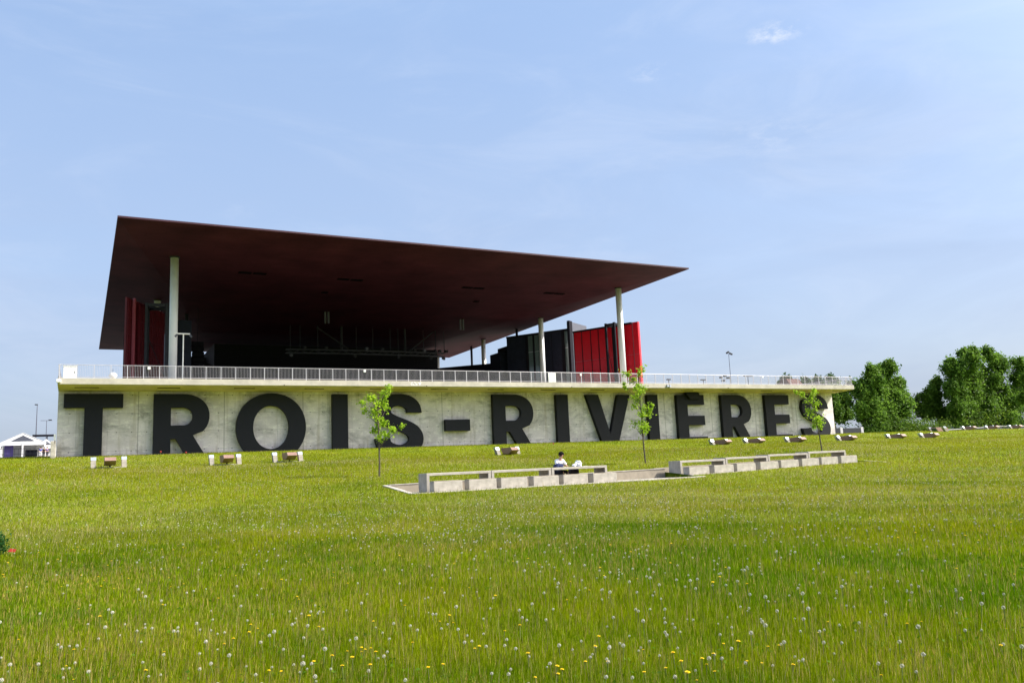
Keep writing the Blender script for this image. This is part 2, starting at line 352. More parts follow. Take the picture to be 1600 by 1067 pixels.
# podium footprint: the ground dives under the building so nothing pokes through
inside = in_rec(XX, YY, -0.02)
ZZ[inside] = 0.55
nx, ny = len(gx), len(gy)
V = np.stack([XX, YY, ZZ], -1).reshape(-1, 3)
ii = np.arange((ny - 1) * (nx - 1)); r_ = ii // (nx - 1); c_ = ii % (nx - 1)
Fq = np.stack([r_ * nx + c_, r_ * nx + c_ + 1, (r_ + 1) * nx + c_ + 1, (r_ + 1) * nx + c_], -1)
def np_mesh(name, V, F, mats, tint=None, smooth=False):
    me = bpy.data.meshes.new(name); k = F.shape[1]
    me.vertices.add(len(V)); me.vertices.foreach_set('co', np.ascontiguousarray(V, np.float32).ravel())
    me.loops.add(F.size); me.loops.foreach_set('vertex_index', np.ascontiguousarray(F, np.int32).ravel())
    me.polygons.add(len(F)); me.polygons.foreach_set('loop_start', np.arange(0, F.size, k, dtype=np.int32)); me.polygons.foreach_set('loop_total', np.full(len(F), k, np.int32))
    me.update(calc_edges=True)
    if tint is not None:
        a = me.color_attributes.new('tint', 'FLOAT_COLOR', 'POINT')
        a.data.foreach_set('color', np.concatenate([tint, np.ones((len(tint), 1))], 1).astype(np.float32).ravel())
    if smooth: me.shade_smooth()
    for m in mats: me.materials.append(m)
    return me
def ground_mat():
    m = bpy.data.materials.new('meadow_ground'); m.use_nodes = True
    t = m.node_tree; b = t.nodes['Principled BSDF']; b.inputs['Roughness'].default_value = 0.95; b.inputs['Specular IOR Level'].default_value = 0.1; L = t.links.new
    g = N(t, 'ShaderNodeTexCoord')
    def nzz(s, d=6):
        n = N(t, 'ShaderNodeTexNoise'); n.inputs['Scale'].default_value = s; n.inputs['Detail'].default_value = d; L(g.outputs['Object'], n.inputs['Vector']); return n.outputs['Fac']
    def rr(v, a, c):
        r = N(t, 'ShaderNodeMapRange'); r.inputs['From Min'].default_value = a; r.inputs['From Max'].default_value = c; L(v, r.inputs['Value']); return r.outputs[0]
    def mix(c1, c2, fac):
        x = N(t, 'ShaderNodeMixRGB')
        for i, c in (('Color1', c1), ('Color2', c2)):
            if isinstance(c, tuple): x.inputs[i].default_value = c + (1,)
            else: L(c, x.inputs[i])
        L(fac, x.inputs['Fac']); return x.outputs[0]
    c = mix((0.13, 0.19, 0.006), (0.21, 0.25, 0.010), rr(nzz(0.35), 0.35, 0.65))
    c = mix(c, (0.085, 0.125, 0.004), rr(nzz(14), 0.5, 0.75))
    sp_ = N(t, 'ShaderNodeSeparateXYZ'); L(g.outputs['Object'], sp_.inputs[0])
    c = mix(c, (0.21, 0.20, 0.185), rr(sp_.outputs['Y'], 100, 112))        # paved forecourt behind the building
    L(c, b.inputs['Base Color'])
    bp = N(t, 'ShaderNodeBump'); bp.inputs['Strength'].default_value = 1.0; bp.inputs['Distance'].default_value = 0.08; L(nzz(18, 8), bp.inputs['Height']); L(bp.outputs[0], b.inputs['Normal'])
    return m
MAT['ground'] = ground_mat()
go = bpy.data.objects.new('ground', np_mesh('ground', V, Fq, [MAT['ground']], smooth=True)); COL.objects.link(go); tag(go, kind='structure')

# ------------------------------------------------------------------ grass blades (uncountable ground cover)
def vnoise(x, y, s, seed):
    """cheap smooth value noise 0..1"""
    r = np.random.default_rng(seed).random((64, 64))
    u = x * s; v = y * s; i = np.floor(u).astype(int); j = np.floor(v).astype(int); a = u - i; b = v - j
    a = a * a * (3 - 2 * a); b = b * b * (3 - 2 * b)
    g = lambda p, q: r[p % 64, q % 64]
    return (g(i, j) * (1 - a) + g(i + 1, j) * a) * (1 - b) + (g(i, j + 1) * (1 - a) + g(i + 1, j + 1) * a) * b
def fbm(x, y, s, seed):
    return (vnoise(x, y, s, seed) + 0.5 * vnoise(x, y, s * 2.1, seed + 1) + 0.25 * vnoise(x, y, s * 4.3, seed + 2)) / 1.75
def scatter(n, r0, r1, a0=-12, a1=68):
    r = r0 * (r1 / r0) ** RNG.random(n); a = np.radians(a0 + (a1 - a0) * RNG.random(n))
    return np.sin(a) * r, np.cos(a) * r, r
def blades(n, r0, r1, hmin, hmax, wk, palette, seg2, name, label, bend=0.35):
    x, y, r = scatter(n, r0, r1)
    ok = (~in_rec(x, y, 0.03)) & ~((y > 75.9) & (x > -1.9) & (x < 86.8) & (y < 160))
    x, y, r = x[ok], y[ok], r[ok]; n = len(x); z = ground(x, y)
    h = (hmin + (hmax - hmin) * RNG.random(n)) * (0.7 + 0.6 * fbm(x, y, 0.5, 31))
    h *= 1 + 0.25 * sstep(r, 30, 60)
    nearrec = in_rec(x, y, 0.25); h[nearrec] *= 0.6
    wd = wk * r * (0.6 + 0.8 * RNG.random(n)); ph = RNG.random(n) * 2 * np.pi
    dx, dy = np.cos(ph) * wd, np.sin(ph) * wd
    lean = RNG.random(n) * bend * h; la = RNG.random(n) * 2 * np.pi + 0.0
    lx, ly = np.cos(la) * lean + 0.05 * h, np.sin(la) * lean
    if seg2:
        P = np.stack([np.stack([x - dx, y - dy, z - 0.02], -1), np.stack([x + dx, y + dy, z - 0.02], -1),
                      np.stack([x + dx * .75 + lx * .35, y + dy * .75 + ly * .35, z + h * .6], -1), np.stack([x - dx * .75 + lx * .35, y - dy * .75 + ly * .35, z + h * .6], -1),
                      np.stack([x + lx, y + ly, z + h], -1)], 1)
        k = 5
        b = np.arange(n)[:, None] * 5
        F = np.concatenate([b + np.array([[0, 1, 2]]), b + np.array([[0, 2, 3]]), b + np.array([[3, 2, 4]])], 0)
    else:
        P = np.stack([np.stack([x - dx, y - dy, z - 0.02], -1), np.stack([x + dx, y + dy, z - 0.02], -1), np.stack([x + lx, y + ly, z + h], -1)], 1)
        k = 3; F = np.arange(n * 3).reshape(n, 3)
    f1 = fbm(x, y, 0.22, 5); f2 = fbm(x, y, 1.1, 9); f3 = RNG.random(n)
    pal = np.array(palette)
    # patches: lush green <-> yellow green, with straw here and there
    wgt = np.clip(0.5 + 1.6 * (f1 - 0.5) + 1.1 * (f2 - 0.5) + 0.45 * (f3 - 0.5) + 0.38 * sstep(r, 12, 40), 0, 1)[:, None]
    c = pal[0] * (1 - wgt) + pal[1] * wgt
    straw = (RNG.random(n) < 0.07 + 0.20 * np.clip((fbm(x, y, 0.17, 91) - 0.46) * 4, 0, 1))[:, None]
    c = np.where(straw, pal[2], c) * (0.65 + 0.7 * RNG.random(n))[:, None]
    me = np_mesh(name, P.reshape(-1, 3), F, [MAT['blade']], np.repeat(c, k, 0))
    o = bpy.data.objects.new(name, me); COL.objects.link(o)
    return tag(o, label, 'grass', kind='stuff')
GP = [(0.090, 0.180, 0.0005), (0.225, 0.270, 0.001), (0.38, 0.29, 0.07)]
GP2 = [(0.125, 0.180, 0.002), (0.235, 0.245, 0.006), (0.42, 0.36, 0.17)]
blades(520000, 4.6, 18, 0.035, 0.115, 0.00032, GP, True, 'grass', 'long green and yellow grass of the meadow in the foreground')
blades(1250000, 14, 150, 0.035, 0.105, 0.00028, GP2, False, 'grass', 'green grass of the slope rising to the concrete wall', bend=0.8)
blades(16000, 4.6, 60, 0.14, 0.28, 0.00028, [(0.30, 0.27, 0.09), (0.34, 0.25, 0.11), (0.40, 0.33, 0.16)], False, 'seeding_grass', 'thin straw coloured grass stalks standing above the meadow', bend=0.3)

# ------------------------------------------------------------------ dandelions
MAT['fluff'] = mat('dandelion_fluff', (0.56, 0.53, 0.46), 0.9)
MAT['yellow'] = mat('dandelion_yellow', (0.80, 0.58, 0.0), 0.7)
MAT['stem'] = mat('dandelion_stem', (0.13, 0.16, 0.03), 0.7)
def clock_mesh(rad, h, n=46):
    b = MB(); idx = []
    b.bar((0, 0, 0), (0.01, 0.01, h), 0.0035, 5); idx += [1] * len(b.f)
    for k in range(n):
        zz = 1 - 2 * (k + .5) / n; rr = math.sqrt(1 - zz * zz); ph = k * 2.39996
        d = Vector((rr * math.cos(ph), rr * math.sin(ph), zz)); u = d.orthogonal().normalized(); w_ = d.cross(u); c = Vector((0.01, 0.01, h)) + d * rad
        s_ = rad * 0.22
        b.poly([c - u * s_, c + w_ * s_, c + u * s_, c - w_ * s_])
    idx += [0] * n
    c0 = len(b.f); b.ball((0.01, 0.01, h), rad * 0.3, 6, 4); idx += [1] * (len(b.f) - c0)
    me = bpy.data.meshes.new('dandelion_clock'); me.from_pydata(b.v, [], b.f); me.materials.append(MAT['fluff']); me.materials.append(MAT['stem'])
    me.polygons.foreach_set('material_index', idx); return me
def flower_mesh(rad, h):
    b = MB(); idx = []
    b.bar((0, 0, 0), (0.0, 0.008, h), 0.0035, 5); idx += [1] * len(b.f)
    for ring, (rr, up, n) in enumerate(((rad, 0.25, 16), (rad * .75, .6, 14), (rad * .4, 1.0, 9))):
        for k in range(n):
            t = 2 * math.pi * (k + ring * .5) / n; d = Vector((math.cos(t), math.sin(t), 0)); s_ = Vector((-d.y, d.x, 0)) * rad * 0.17
            c = Vector((0, 0.008, h)); tip = c + d * rr + Vector((0, 0, rad * up * 0.45))
            b.poly([c - s_ * .4, c + s_ * .4, tip + s_, tip - s_]); idx.append(0)
    me = bpy.data.meshes.new('dandelion_flower'); me.from_pydata(b.v, [], b.f); me.materials.append(MAT['yellow']); me.materials.append(MAT['stem'])
    me.polygons.foreach_set('material_index', idx); return me
def dandelions(mesh_fn, sizes, total, r0, r1, name, label, cat, group, stufflabel, dens):
    x, y, r = scatter(total * 6, r0, r1, -8, 64)
    keep = (~in_rec(x, y, 0.3)) & (RNG.random(len(x)) < dens(x, y, r)) & (y < 74)
    x, y, r = x[keep][:total], y[keep][:total], r[keep][:total]
    o_ = np.argsort(r); x, y, r = x[o_], y[o_], r[o_]; z = ground(x, y)
    ms = [mesh_fn(*s_) for s_ in sizes]
    for i in range(min(300, len(x))):
        o = bpy.data.objects.new(name, ms[i % len(ms)]); COL.objects.link(o)
        o.location = (x[i], y[i], z[i]); s_ = 0.8 + 0.4 * random.random(); o.scale = (s_, s_, s_); o.rotation_euler = (random.uniform(-.15, .15), random.uniform(-.15, .15), random.random() * 6)
        tag(o, label, cat, group)
    VV, FF, MI = [], [], []; off = 0
    src = []
    for me in ms:
        co = np.zeros(len(me.vertices) * 3, np.float32); me.vertices.foreach_get('co', co); src.append((co.reshape(-1, 3), [tuple(p.vertices) for p in me.polygons], [p.material_index for p in me.polygons]))
    for i in range(300, len(x)):
        co, fs, mi = src[i % len(ms)]; s_ = 0.8 + 0.4 * random.random(); s_ *= 1 + max(0, r[i] - 20) * 0.010
        P = co * s_ + np.array([x[i], y[i], z[i]]); VV.append(P); FF += [tuple(a + off for a in ff) for ff in fs]; MI += mi; off += len(co)
    if VV:
        me = bpy.data.meshes.new(name); me.from_pydata(np.concatenate(VV).tolist(), [], FF)
        me.materials.append(ms[0].materials[0]); me.materials.append(ms[0].materials[1]); me.polygons.foreach_set('material_index', MI)
        o = bpy.data.objects.new(name, me); COL.objects.link(o); tag(o, stufflabel, cat, kind='stuff')
dandelions(clock_mesh, [(0.0125, .13), (0.0095, .09), (0.0145, .16), (0.011, .10)], 4200, 5.4, 66, 'dandelion_clock', 'round white dandelion seed head on a thin stem in the meadow grass', 'dandelion', 'white dandelion seed heads in the meadow',
           'many small white dandelion seed heads further up the slope', lambda x, y, r: (0.18 + 0.85 * np.clip((fbm(x, y, 0.16, 77) - 0.42) * 4, 0, 1) * (0.5 + 0.5 * sstep(x, -5, 12))) * (0.26 + 0.74 * sstep(r, 8, 20)))
dandelions(flower_mesh, [(0.0120, .10), (0.0150, .14)], 420, 5.4, 30, 'dandelion_flower', 'open yellow dandelion flower low in the meadow grass', 'dandelion', 'yellow dandelion flowers in the meadow',
           'scattered yellow dandelion flowers further back in the meadow', lambda x, y, r: (0.12 + 0.9 * np.clip((fbm(x, y, 0.3, 55) - 0.42) * 4, 0, 1)) * (1 - 0.6 * sstep(x, 4, 14)) * (0.5 + .5 * sstep(r, 6, 10)) * (1 - 0.7 * sstep(r, 14, 28)))

# ------------------------------------------------------------------ podium
pod = empty('concrete_podium', (0, 76, 4), label='long pale grey concrete podium with a stained wall facing the grass slope', cat='podium')
def local(root, o): o.parent = root; o.location = tuple(-Vector(root.location)); return o
def part(mb, name, m, root, bevel=0.0, smooth=False):
    o = mb.build(name, m, None, bevel, smooth); return local(root, o)
X0, X1 = -1.75, 86.75
part(MB().box(X0, 76, 1.5, X1, 158, 9.30), 'wall', MAT['wall'], pod)
slab = part(MB().prism([(72.7, 9.50), (76.0, 9.302), (158.2, 9.302), (158.2, 10.0), (72.7, 10.0)], 'x', X0 - 0.02, X1 + 0.45), 'terrace_slab', MAT['slab'], pod, bevel=0.02)
# the soffit of the cantilever with warm bounce light put into its colour, 3 mm below
part(MB().prism([(72.76, 9.493), (75.99, 9.299), (75.99, 9.285), (72.76, 9.479)], 'x', X0, X1 + 0.43), 'cantilever_soffit', MAT['soffit_c'], pod)
k = 0
for i in range(15):
    xs = -0.6 + 6.1 * i
    part(MB().box(xs, 74.0, 9.36, xs + 1.75, 74.12, 9.405), 'drip_slot', MAT['grille'], pod)
for i, xs in enumerate([15.6, 28.9, 45.0, 57.6, 66.2]):
    part(MB().bar((xs, 72.70, 9.56), (xs, 72.62, 9.52), 0.04, 8), 'drain_spout', MAT['darkgrey'], pod)
m_ = MB()
for k in range(26):
    a = 27.3 + random.random() * 0.95; z_ = 9.58 + random.random() * 0.28
    m_.box(a, 72.694, z_, a + 0.05 + random.random() * 0.16, 72.699, z_ + 0.03 + random.random() * 0.06)
part(m_, 'paint_splatter', MAT['white'], pod)
# right end pale return of the wall
# ------------------------------------------------------------------ guard rail
gr = empty('guard_rail', (X0, 72.8, 10.0), label='long galvanised picket guard rail along the terrace edge above the letters', cat='guard rail')
part(MB().bar((X0 + .05, 72.83, 11.06), (X1 + .4, 72.83, 11.06), 0.022, 8), 'top_rail', MAT['rail'], gr)
part(MB().bar((X0 + .05, 72.83, 10.10), (X1 + .4, 72.83, 10.10), 0.02, 6), 'bottom_rail', MAT['rail'], gr)
pm = MB().box(-.03, -.012, 0, .03, .04, 1.05).mesh('post', MAT['rail'])
xs = X0 + 0.1
i = 0
while xs < X1 + 0.4:
    o = bpy.data.objects.new('post', pm); COL.objects.link(o); o.parent = gr; o.location = (xs - X0, 0.02, 0); xs += 1.2; i += 1
m_ = MB(); xs = X0 + 0.1
while xs < X1 + 0.35:
    m_.box(xs - .0065, 72.824, 10.10, xs + .0065, 72.836, 11.04); xs += 0.12
tag(part(m_, 'pickets', MAT['rail'], gr), kind='stuff')
for px_, lab in ((X0 + .03, 'left'), (X1 + .38, 'right')):
    mr = MB(); mr.bar((px_, 72.86, 11.06), (px_, 84, 11.06), 0.026, 6); mr.bar((px_, 72.86, 10.1), (px_, 84, 10.1), 0.02, 6)
    y_ = 72.95
    while y_ < 84: mr.box(px_ - .008, y_ - .008, 10.1, px_ + .008, y_ + .008, 11.05); y_ += 0.12
    part(mr, 'side_rail', MAT['rail'], gr)
for i, (xs, zz, why) in enumerate([(4.74, 10.92, 'above the first R of the wall'), (22.9, 10.96, 'above the I of the first word'), (46.26, 10.90, 'in front of the red panels'), (71.8, 10.95, 'on the open right stretch')]):
    o = MB().box(-.11, -.03, -.11, .11, .0, .11).build('rail_plate', MAT['white'], bevel=0.01); o.location = (xs, 72.79, zz - 0.06)
    tag(o, 'small square white plate on the guard rail ' + why, 'plate', 'white plates on the guard rail')
o = MB().box(42.33, 72.77, 10.04, 43.22, 72.80, 11.0).build('gate_panel', MAT['white'], bevel=0.01); tag(o, 'tall white board tied to the guard rail beside the grey column', 'board')
e = empty('utility_cabinet', (-0.95, 74, 10), label='white utility cabinet at the left end of the terrace behind the rail', cat='cabinet')
part(MB().box(-1.42, 73.9, 10.0, -0.48, 74.5, 11.08), 'body', MAT['white'], e, 0.02); part(MB().box(-1.45, 73.86, 11.082, -0.45, 74.54, 11.12), 'lid', MAT['white'], e)
part(MB().bar((-0.6, 73.88, 10.5), (-0.6, 73.88, 10.7), 0.02, 6), 'handle', MAT['darkgrey'], e)
e = empty('satellite_dome', (2.15, 74, 10), label='low white dome housing on the terrace near the left cabinet', cat='dome')
part(MB().box(1.95, 73.9, 10.0, 2.35, 74.2, 10.15), 'base', MAT['white'], e); part(MB().ball((2.13, 74.05, 10.38), 0.32, 14, 8, 0.8), 'shell', MAT['white'], e, smooth=True)
part(MB().bar((2.13, 74.05, 10.6), (2.13, 74.05, 10.95), 0.012, 5), 'aerial', MAT['darkgrey'], e)
e = empty('security_floodlight', (-1.68, 72.6, 9.75), label='small white floodlight box on the left corner of the slab edge', cat='floodlight')
part(MB().box(-1.85, 72.45, 9.62, -1.52, 72.68, 9.86), 'housing', MAT['white'], e, 0.02); part(MB().bar((-1.72, 72.6, 9.86), (-1.72, 72.6, 10.15), 0.012, 5), 'bracket', MAT['darkgrey'], e)
e = empty('security_floodlight', (57.55, 72.6, 9.75), label='small grey floodlight pair on the slab edge right of the red wall', cat='floodlight')
part(MB().box(57.3, 72.5, 9.62, 57.52, 72.68, 9.82).box(57.62, 72.5, 9.62, 57.84, 72.68, 9.82), 'housing', MAT['cap'], e); part(MB().box(57.3, 72.66, 9.83, 57.84, 72.70, 9.86), 'bracket', MAT['darkgrey'], e)

# ------------------------------------------------------------------ letters
def arc(cx, cz, rx, rz, a0, a1, n=20, p=2.0):
    o = []
    for k in range(n + 1):
        t = math.radians(a0 + (a1 - a0) * k / n); c, s_ = math.cos(t), math.sin(t)
        o.append((cx + rx * math.copysign(abs(c) ** (2 / p), c), cz + rz * math.copysign(abs(s_) ** (2 / p), s_)))
    return o
def L_T(): return [[(0, 4.80), (1.5, 4.80), (1.5, 0), (2.85, 0), (2.85, 4.80), (4.35, 4.80), (4.35, 5.95), (0, 5.95)]]
def L_R(wd=4.6):
    outer = [(0, 0), (1.4, 0), (1.4, 2.12), (1.82, 2.12), (3.08, 0), (4.68, 0), (3.22, 2.42)]
    # underside of the bowl up the right to the top
    outer += arc(2.35, 4.05, wd - 2.35, 1.90, -42, 90, 22, 2.15) + [(0, 5.95)]
    inner = [(1.4, 3.27), (1.4, 4.78), (2.35, 4.78)] + arc(2.35, 4.025, 0.85, 0.755, 90, -90, 14, 2.1)[1:]
    return [outer, inner]
def L_O(): return [arc(3.05, 2.98, 3.05, 3.05, 0, 355, 71, 2.08), arc(3.02, 2.98, 1.58, 1.92, 0, 354, 59, 2.05)]
def L_I(): return [[(0, 0), (1.46, 0), (1.46, 5.95), (0, 5.95)]]
def L_V(): return [[(0, 5.95), (2.1, 0), (3.75, 0), (5.8, 5.95), (4.2, 5.95), (2.95, 1.6), (1.6, 5.95)]]
def L_E(): return [[(0, 0), (4.2, 0), (4.2, 1.08), (1.5, 1.08), (1.5, 2.42), (3.95, 2.42), (3.95, 3.52), (1.5, 3.52), (1.5, 4.78), (4.0, 4.78), (4.0, 5.95), (0, 5.95)]]
def L_S():
    P = [(4.04, 4.17), (3.86, 4.80), (3.25, 5.27), (2.42, 5.42), (1.58, 5.26), (1.03, 4.83), (.90, 4.25), (1.18, 3.73), (1.80, 3.36), (2.50, 3.08), (3.22, 2.78), (3.86, 2.36), (4.16, 1.78), (4.02, 1.18), (3.45, .72), (2.55, .55), (1.62, .68), (.98, 1.1), (.74, 1.76)]
    Q = []
    for k in range(len(P) - 1):
        p0 = P[max(k - 1, 0)]; p1 = P[k]; p2 = P[k + 1]; p3 = P[min(k + 2, len(P) - 1)]
        for j in range(4):
            t = j / 4; Q.append(tuple(0.5 * (2 * p1[c] + (p2[c] - p0[c]) * t + (2 * p0[c] - 5 * p1[c] + 4 * p2[c] - p3[c]) * t * t + (3 * p1[c] - p0[c] - 3 * p2[c] + p3[c]) * t ** 3) for c in (0, 1)))
    Q.append(P[-1]); A, B = [], []
    for k, q in enumerate(Q):
        a = Q[max(k - 1, 0)]; b = Q[min(k + 1, len(Q) - 1)]; d = Vector((b[0] - a[0], b[1] - a[1])).normalized()
        if k in (0, len(Q) - 1): d = Vector((0, 1)) if k == 0 else Vector((0, 1)); 
        if k == 0: d = Vector((-0.05, 1)).normalized()
        nn = Vector((-d.y, d.x)); hw = 0.56 + 0.18 * abs(d.y)
        A.append((q[0] + nn.x * hw, q[1] + nn.y * hw)); B.append((q[0] - nn.x * hw, q[1] - nn.y * hw))
    A[0], B[0] = (3.30, 4.17), (4.78, 4.17); A[-1], B[-1] = (1.46, 1.76), (0.02, 1.76)
    if (A[1][0] - A[0][0]) ** 2 > (B[1][0] - A[0][0]) ** 2: A[0], B[0] = B[0], A[0]
    if (A[-2][0] - A[-1][0]) ** 2 + (A[-2][1] - A[-1][1]) ** 2 > (B[-2][0] - A[-1][0]) ** 2 + (B[-2][1] - A[-1][1]) ** 2: A[-1], B[-1] = B[-1], A[-1]
    return [A + B[::-1]]
def extrude_loops(loops, depth, name):
    cu = bpy.data.curves.new(name, 'CURVE'); cu.dimensions = '2D'; cu.fill_mode = 'BOTH'; cu.extrude = depth / 2
    for lp in loops:
        sp = cu.splines.new('POLY'); sp.points.add(len(lp) - 1); sp.use_cyclic_u = True
        for p_, q in zip(sp.points, lp): p_.co = (q[0], q[1], 0, 1)
    tmp = bpy.data.objects.new(name, cu)
    me = bpy.data.meshes.new_from_object(tmp); bpy.data.objects.remove(tmp); bpy.data.curves.remove(cu)
    # stand it up: curve XY -> world XZ, front face toward -Y
    for v in me.vertices: v.co = (v.co.x, -v.co.z, v.co.y)
    me.materials.clear(); me.materials.append(MAT['letter']); me.name = name
    return me
LB = 3.08; DEP = 0.46; YC = 75.93 - DEP / 2
def letter(fn, x, label, sx_=1.0, dep=DEP, args=()):
    me = extrude_loops(fn(*args), dep, 'giant_letter'); o = bpy.data.objects.new('giant_letter', me); COL.objects.link(o)
    o.location = (x, YC, LB); o.scale = (sx_, 1, 1)
    return tag(o, label, 'letter', 'giant black letters on the concrete wall')
letter(L_T, -1.34, 'huge black metal letter T at the left end of the concrete wall')
letter(L_R, 5.35, 'huge black metal letter R between the T and the O', 0.97)
letter(L_O, 12.04, 'huge round black metal letter O on the concrete wall')
letter(L_I, 20.61, 'huge black metal letter I between the O and the S')
letter(L_S, 24.65, 'huge black metal letter S behind the leftmost young tree')
o = MB().box(0, -DEP / 2, 0, 2.66, DEP / 2, 1.13).build('giant_hyphen', MAT['letter']); o.location = (31.91, YC, 5.4); tag(o, 'black metal hyphen block mounted alone mid wall', 'hyphen')
letter(L_R, 37.2, 'huge black metal letter R just right of the hyphen', 1.015)
i2 = letter(L_I, 44.72, 'huge black metal letter I with faint scrawl, left of the V')
letter(L_V, 48.47, 'huge black metal letter V on the concrete wall')
letter(L_I, 56.67, 'huge black metal letter I behind the middle young tree', 0.99)
eg = letter(L_E, 60.86, 'huge black metal letter E carrying a grave accent')
ac = bpy.data.objects.new('grave_accent', extrude_loops([[(1.0, 6.2), (1.75, 5.42), (3.4, 5.42), (2.95, 6.2)]], 0.34, 'grave_accent')); COL.objects.link(ac); ac.parent = eg; ac.location = (0, -DEP / 2 - 0.175, 0)
letter(L_R, 67.51, 'huge black metal letter R between two letters E', 1.0)
letter(L_E, 74.50, 'huge black metal letter E without accent near the right end', 0.985)
letter(L_S, 80.50, 'huge black metal letter S at the right end of the wall', 1.0)
m_ = MB()
for a in range(14):
    t0, t1 = a * .5, (a + 1) * .5; r0 = 0.28 + .02 * (a % 3)
    m_.bar((0.75 + r0 * math.cos(t0), -DEP / 2 - .006, 1.22 + r0 * math.sin(t0)), (0.75 + r0 * math.cos(t1), -DEP / 2 - .006, 1.22 + r0 * math.sin(t1)), 0.012, 4)
m_.bar((0.5, -DEP / 2 - .006, 1.15), (1.0, -DEP / 2 - .006, 1.3), 0.012, 4)
g_ = m_.build('graffiti_scrawl', MAT['darkgrey'], i2)

# ------------------------------------------------------------------ canopy
can = empty('canopy', (32, 109, 10), label='vast thin dark red flat canopy roof on tall round columns over the terrace', cat='canopy')
A_, B_, C_, D_ = (2.1, 72, 23.1), (61.15, 72, 23.1), (62.9, 146, 23.1), (2.1, 146, 23.1)
PR, PL = (50.2, 119.5, 21.9), (14.5, 119.5, 21.9)
def soff_z(x, y):
    zf = 23.1 - (y - 72) * (1.2 / 47.5)
    xr = 61.15 + (y - 72) * (1.75 / 74); zr = 23.1 - (xr - x) * (1.2 / 12.1); zl = 23.1 - (x - 2.1) * (1.2 / 12.4)
    return max(21.9, zf, zr, zl)
sm = MB(); sm.v = [A_, B_, C_, D_, PR, PL]; sm.f = [(0, 5, 4, 1), (1, 4, 2), (0, 3, 5), (5, 3, 2, 4)]
part(sm, 'soffit', MAT['soffit'], can)
tp = MB(); tp.v = [(A_[0] - .03, A_[1] - .03, 23.105), (B_[0] + .03, B_[1] - .03, 23.105), (C_[0] + .03, C_[1] + .03, 23.105), (D_[0] - .03, D_[1] + .03, 23.105)]
tp.v += [(p[0], p[1], 23.26) for p in tp.v]; tp.f = [(4, 5, 6, 7), (0, 1, 5, 4), (1, 2, 6, 5), (2, 3, 7, 6), (3, 0, 4, 7), (3, 2, 1, 0)]
part(tp, 'roof_deck', MAT['fascia'], can)
cols = [(7.4, 82.5), (58.2, 81.9), (7.4, 102.2), (58.5, 102), (7.4, 121.8), (58.6, 121.6), (7.4, 141.5), (58.6, 141.5)]
for cx, cy in cols:
    zt = soff_z(cx, cy)
    part(MB().bar((cx, cy, 10.0), (cx, cy, zt - 0.03), 0.37, 28), 'column', MAT['column'], can, smooth=False)
    part(MB().bar((cx, cy, zt - 0.12), (cx, cy, zt + 0.1), 0.46, 24), 'column_collar', MAT['darkgrey'], can)
for cx, cy in ((60.0, 112.3), (60.3, 130), (11.2, 108), (5.2, 130)):
    part(MB().bar((cx, cy, 10.0), (cx, cy, soff_z(cx, cy) + .1), 0.2, 12), 'hanger_post', MAT['dark'], can)
for xs in (13.9, 24.3, 39.2, 50.3):
    for dx in (0, 1.5):
        z_ = soff_z(xs + dx, 86.4)
        part(MB().box(xs + dx, 86.1, z_ - 0.06, xs + dx + 1.28, 86.75, z_ + 0.05), 'soffit_vent', MAT['grille'], can)
for xs, ys in ((24.2, 92.5), (43.6, 92.5)):
    z_ = soff_z(xs, ys); part(MB().box(xs, ys, z_ - .08, xs + .7, ys + .6, z_ + .05), 'soffit_vent', MAT['grille'], can)
for xs, ys in ((27.3, 103), (46.5, 103.6)):
    z_ = soff_z(xs, ys); part(MB().bar((xs, ys, z_ - 1.5), (xs, ys, z_ + .1), 0.13, 10).bar((xs + .42, ys, z_ - 1.5), (xs + .42, ys, z_ + .1), 0.13, 10), 'hoist_tube', MAT['fin'], can)
# smooth-shade columns by face angle
for o in list(can.children):
    if o.name.startswith('column') and 'collar' not in o.name:
        for p in o.data.polygons: p.use_smooth = len(p.vertices) == 4

# ------------------------------------------------------------------ stage and rig under the canopy
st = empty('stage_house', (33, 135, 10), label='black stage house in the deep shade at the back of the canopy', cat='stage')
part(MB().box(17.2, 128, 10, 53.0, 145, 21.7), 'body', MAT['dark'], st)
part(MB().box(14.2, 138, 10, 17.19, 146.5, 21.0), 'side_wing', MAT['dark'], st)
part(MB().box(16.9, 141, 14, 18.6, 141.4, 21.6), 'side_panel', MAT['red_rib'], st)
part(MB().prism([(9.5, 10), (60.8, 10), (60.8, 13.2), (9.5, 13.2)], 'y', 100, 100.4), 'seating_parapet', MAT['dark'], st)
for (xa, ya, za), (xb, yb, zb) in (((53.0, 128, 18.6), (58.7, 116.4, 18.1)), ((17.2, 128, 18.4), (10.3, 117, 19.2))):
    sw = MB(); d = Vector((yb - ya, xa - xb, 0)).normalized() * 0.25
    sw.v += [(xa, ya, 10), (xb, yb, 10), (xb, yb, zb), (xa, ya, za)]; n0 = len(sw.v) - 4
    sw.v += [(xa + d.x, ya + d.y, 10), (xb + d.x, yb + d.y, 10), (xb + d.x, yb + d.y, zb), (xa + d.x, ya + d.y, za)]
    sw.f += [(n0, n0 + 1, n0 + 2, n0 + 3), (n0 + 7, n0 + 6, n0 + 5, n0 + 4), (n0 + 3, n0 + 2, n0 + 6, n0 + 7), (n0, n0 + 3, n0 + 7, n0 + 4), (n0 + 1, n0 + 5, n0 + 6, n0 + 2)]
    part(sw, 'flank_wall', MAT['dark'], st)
rig = empty('lighting_rig', (36, 112, 18.4), label='black lattice lighting truss with spotlights hanging under the canopy', cat='lighting rig')
tr = MB()
def curve_y(x): return 112 - 0.6 * (1 - ((x - 36) / 11.8) ** 2)
pts = [24.3 + k * 0.97 for k in range(25)]
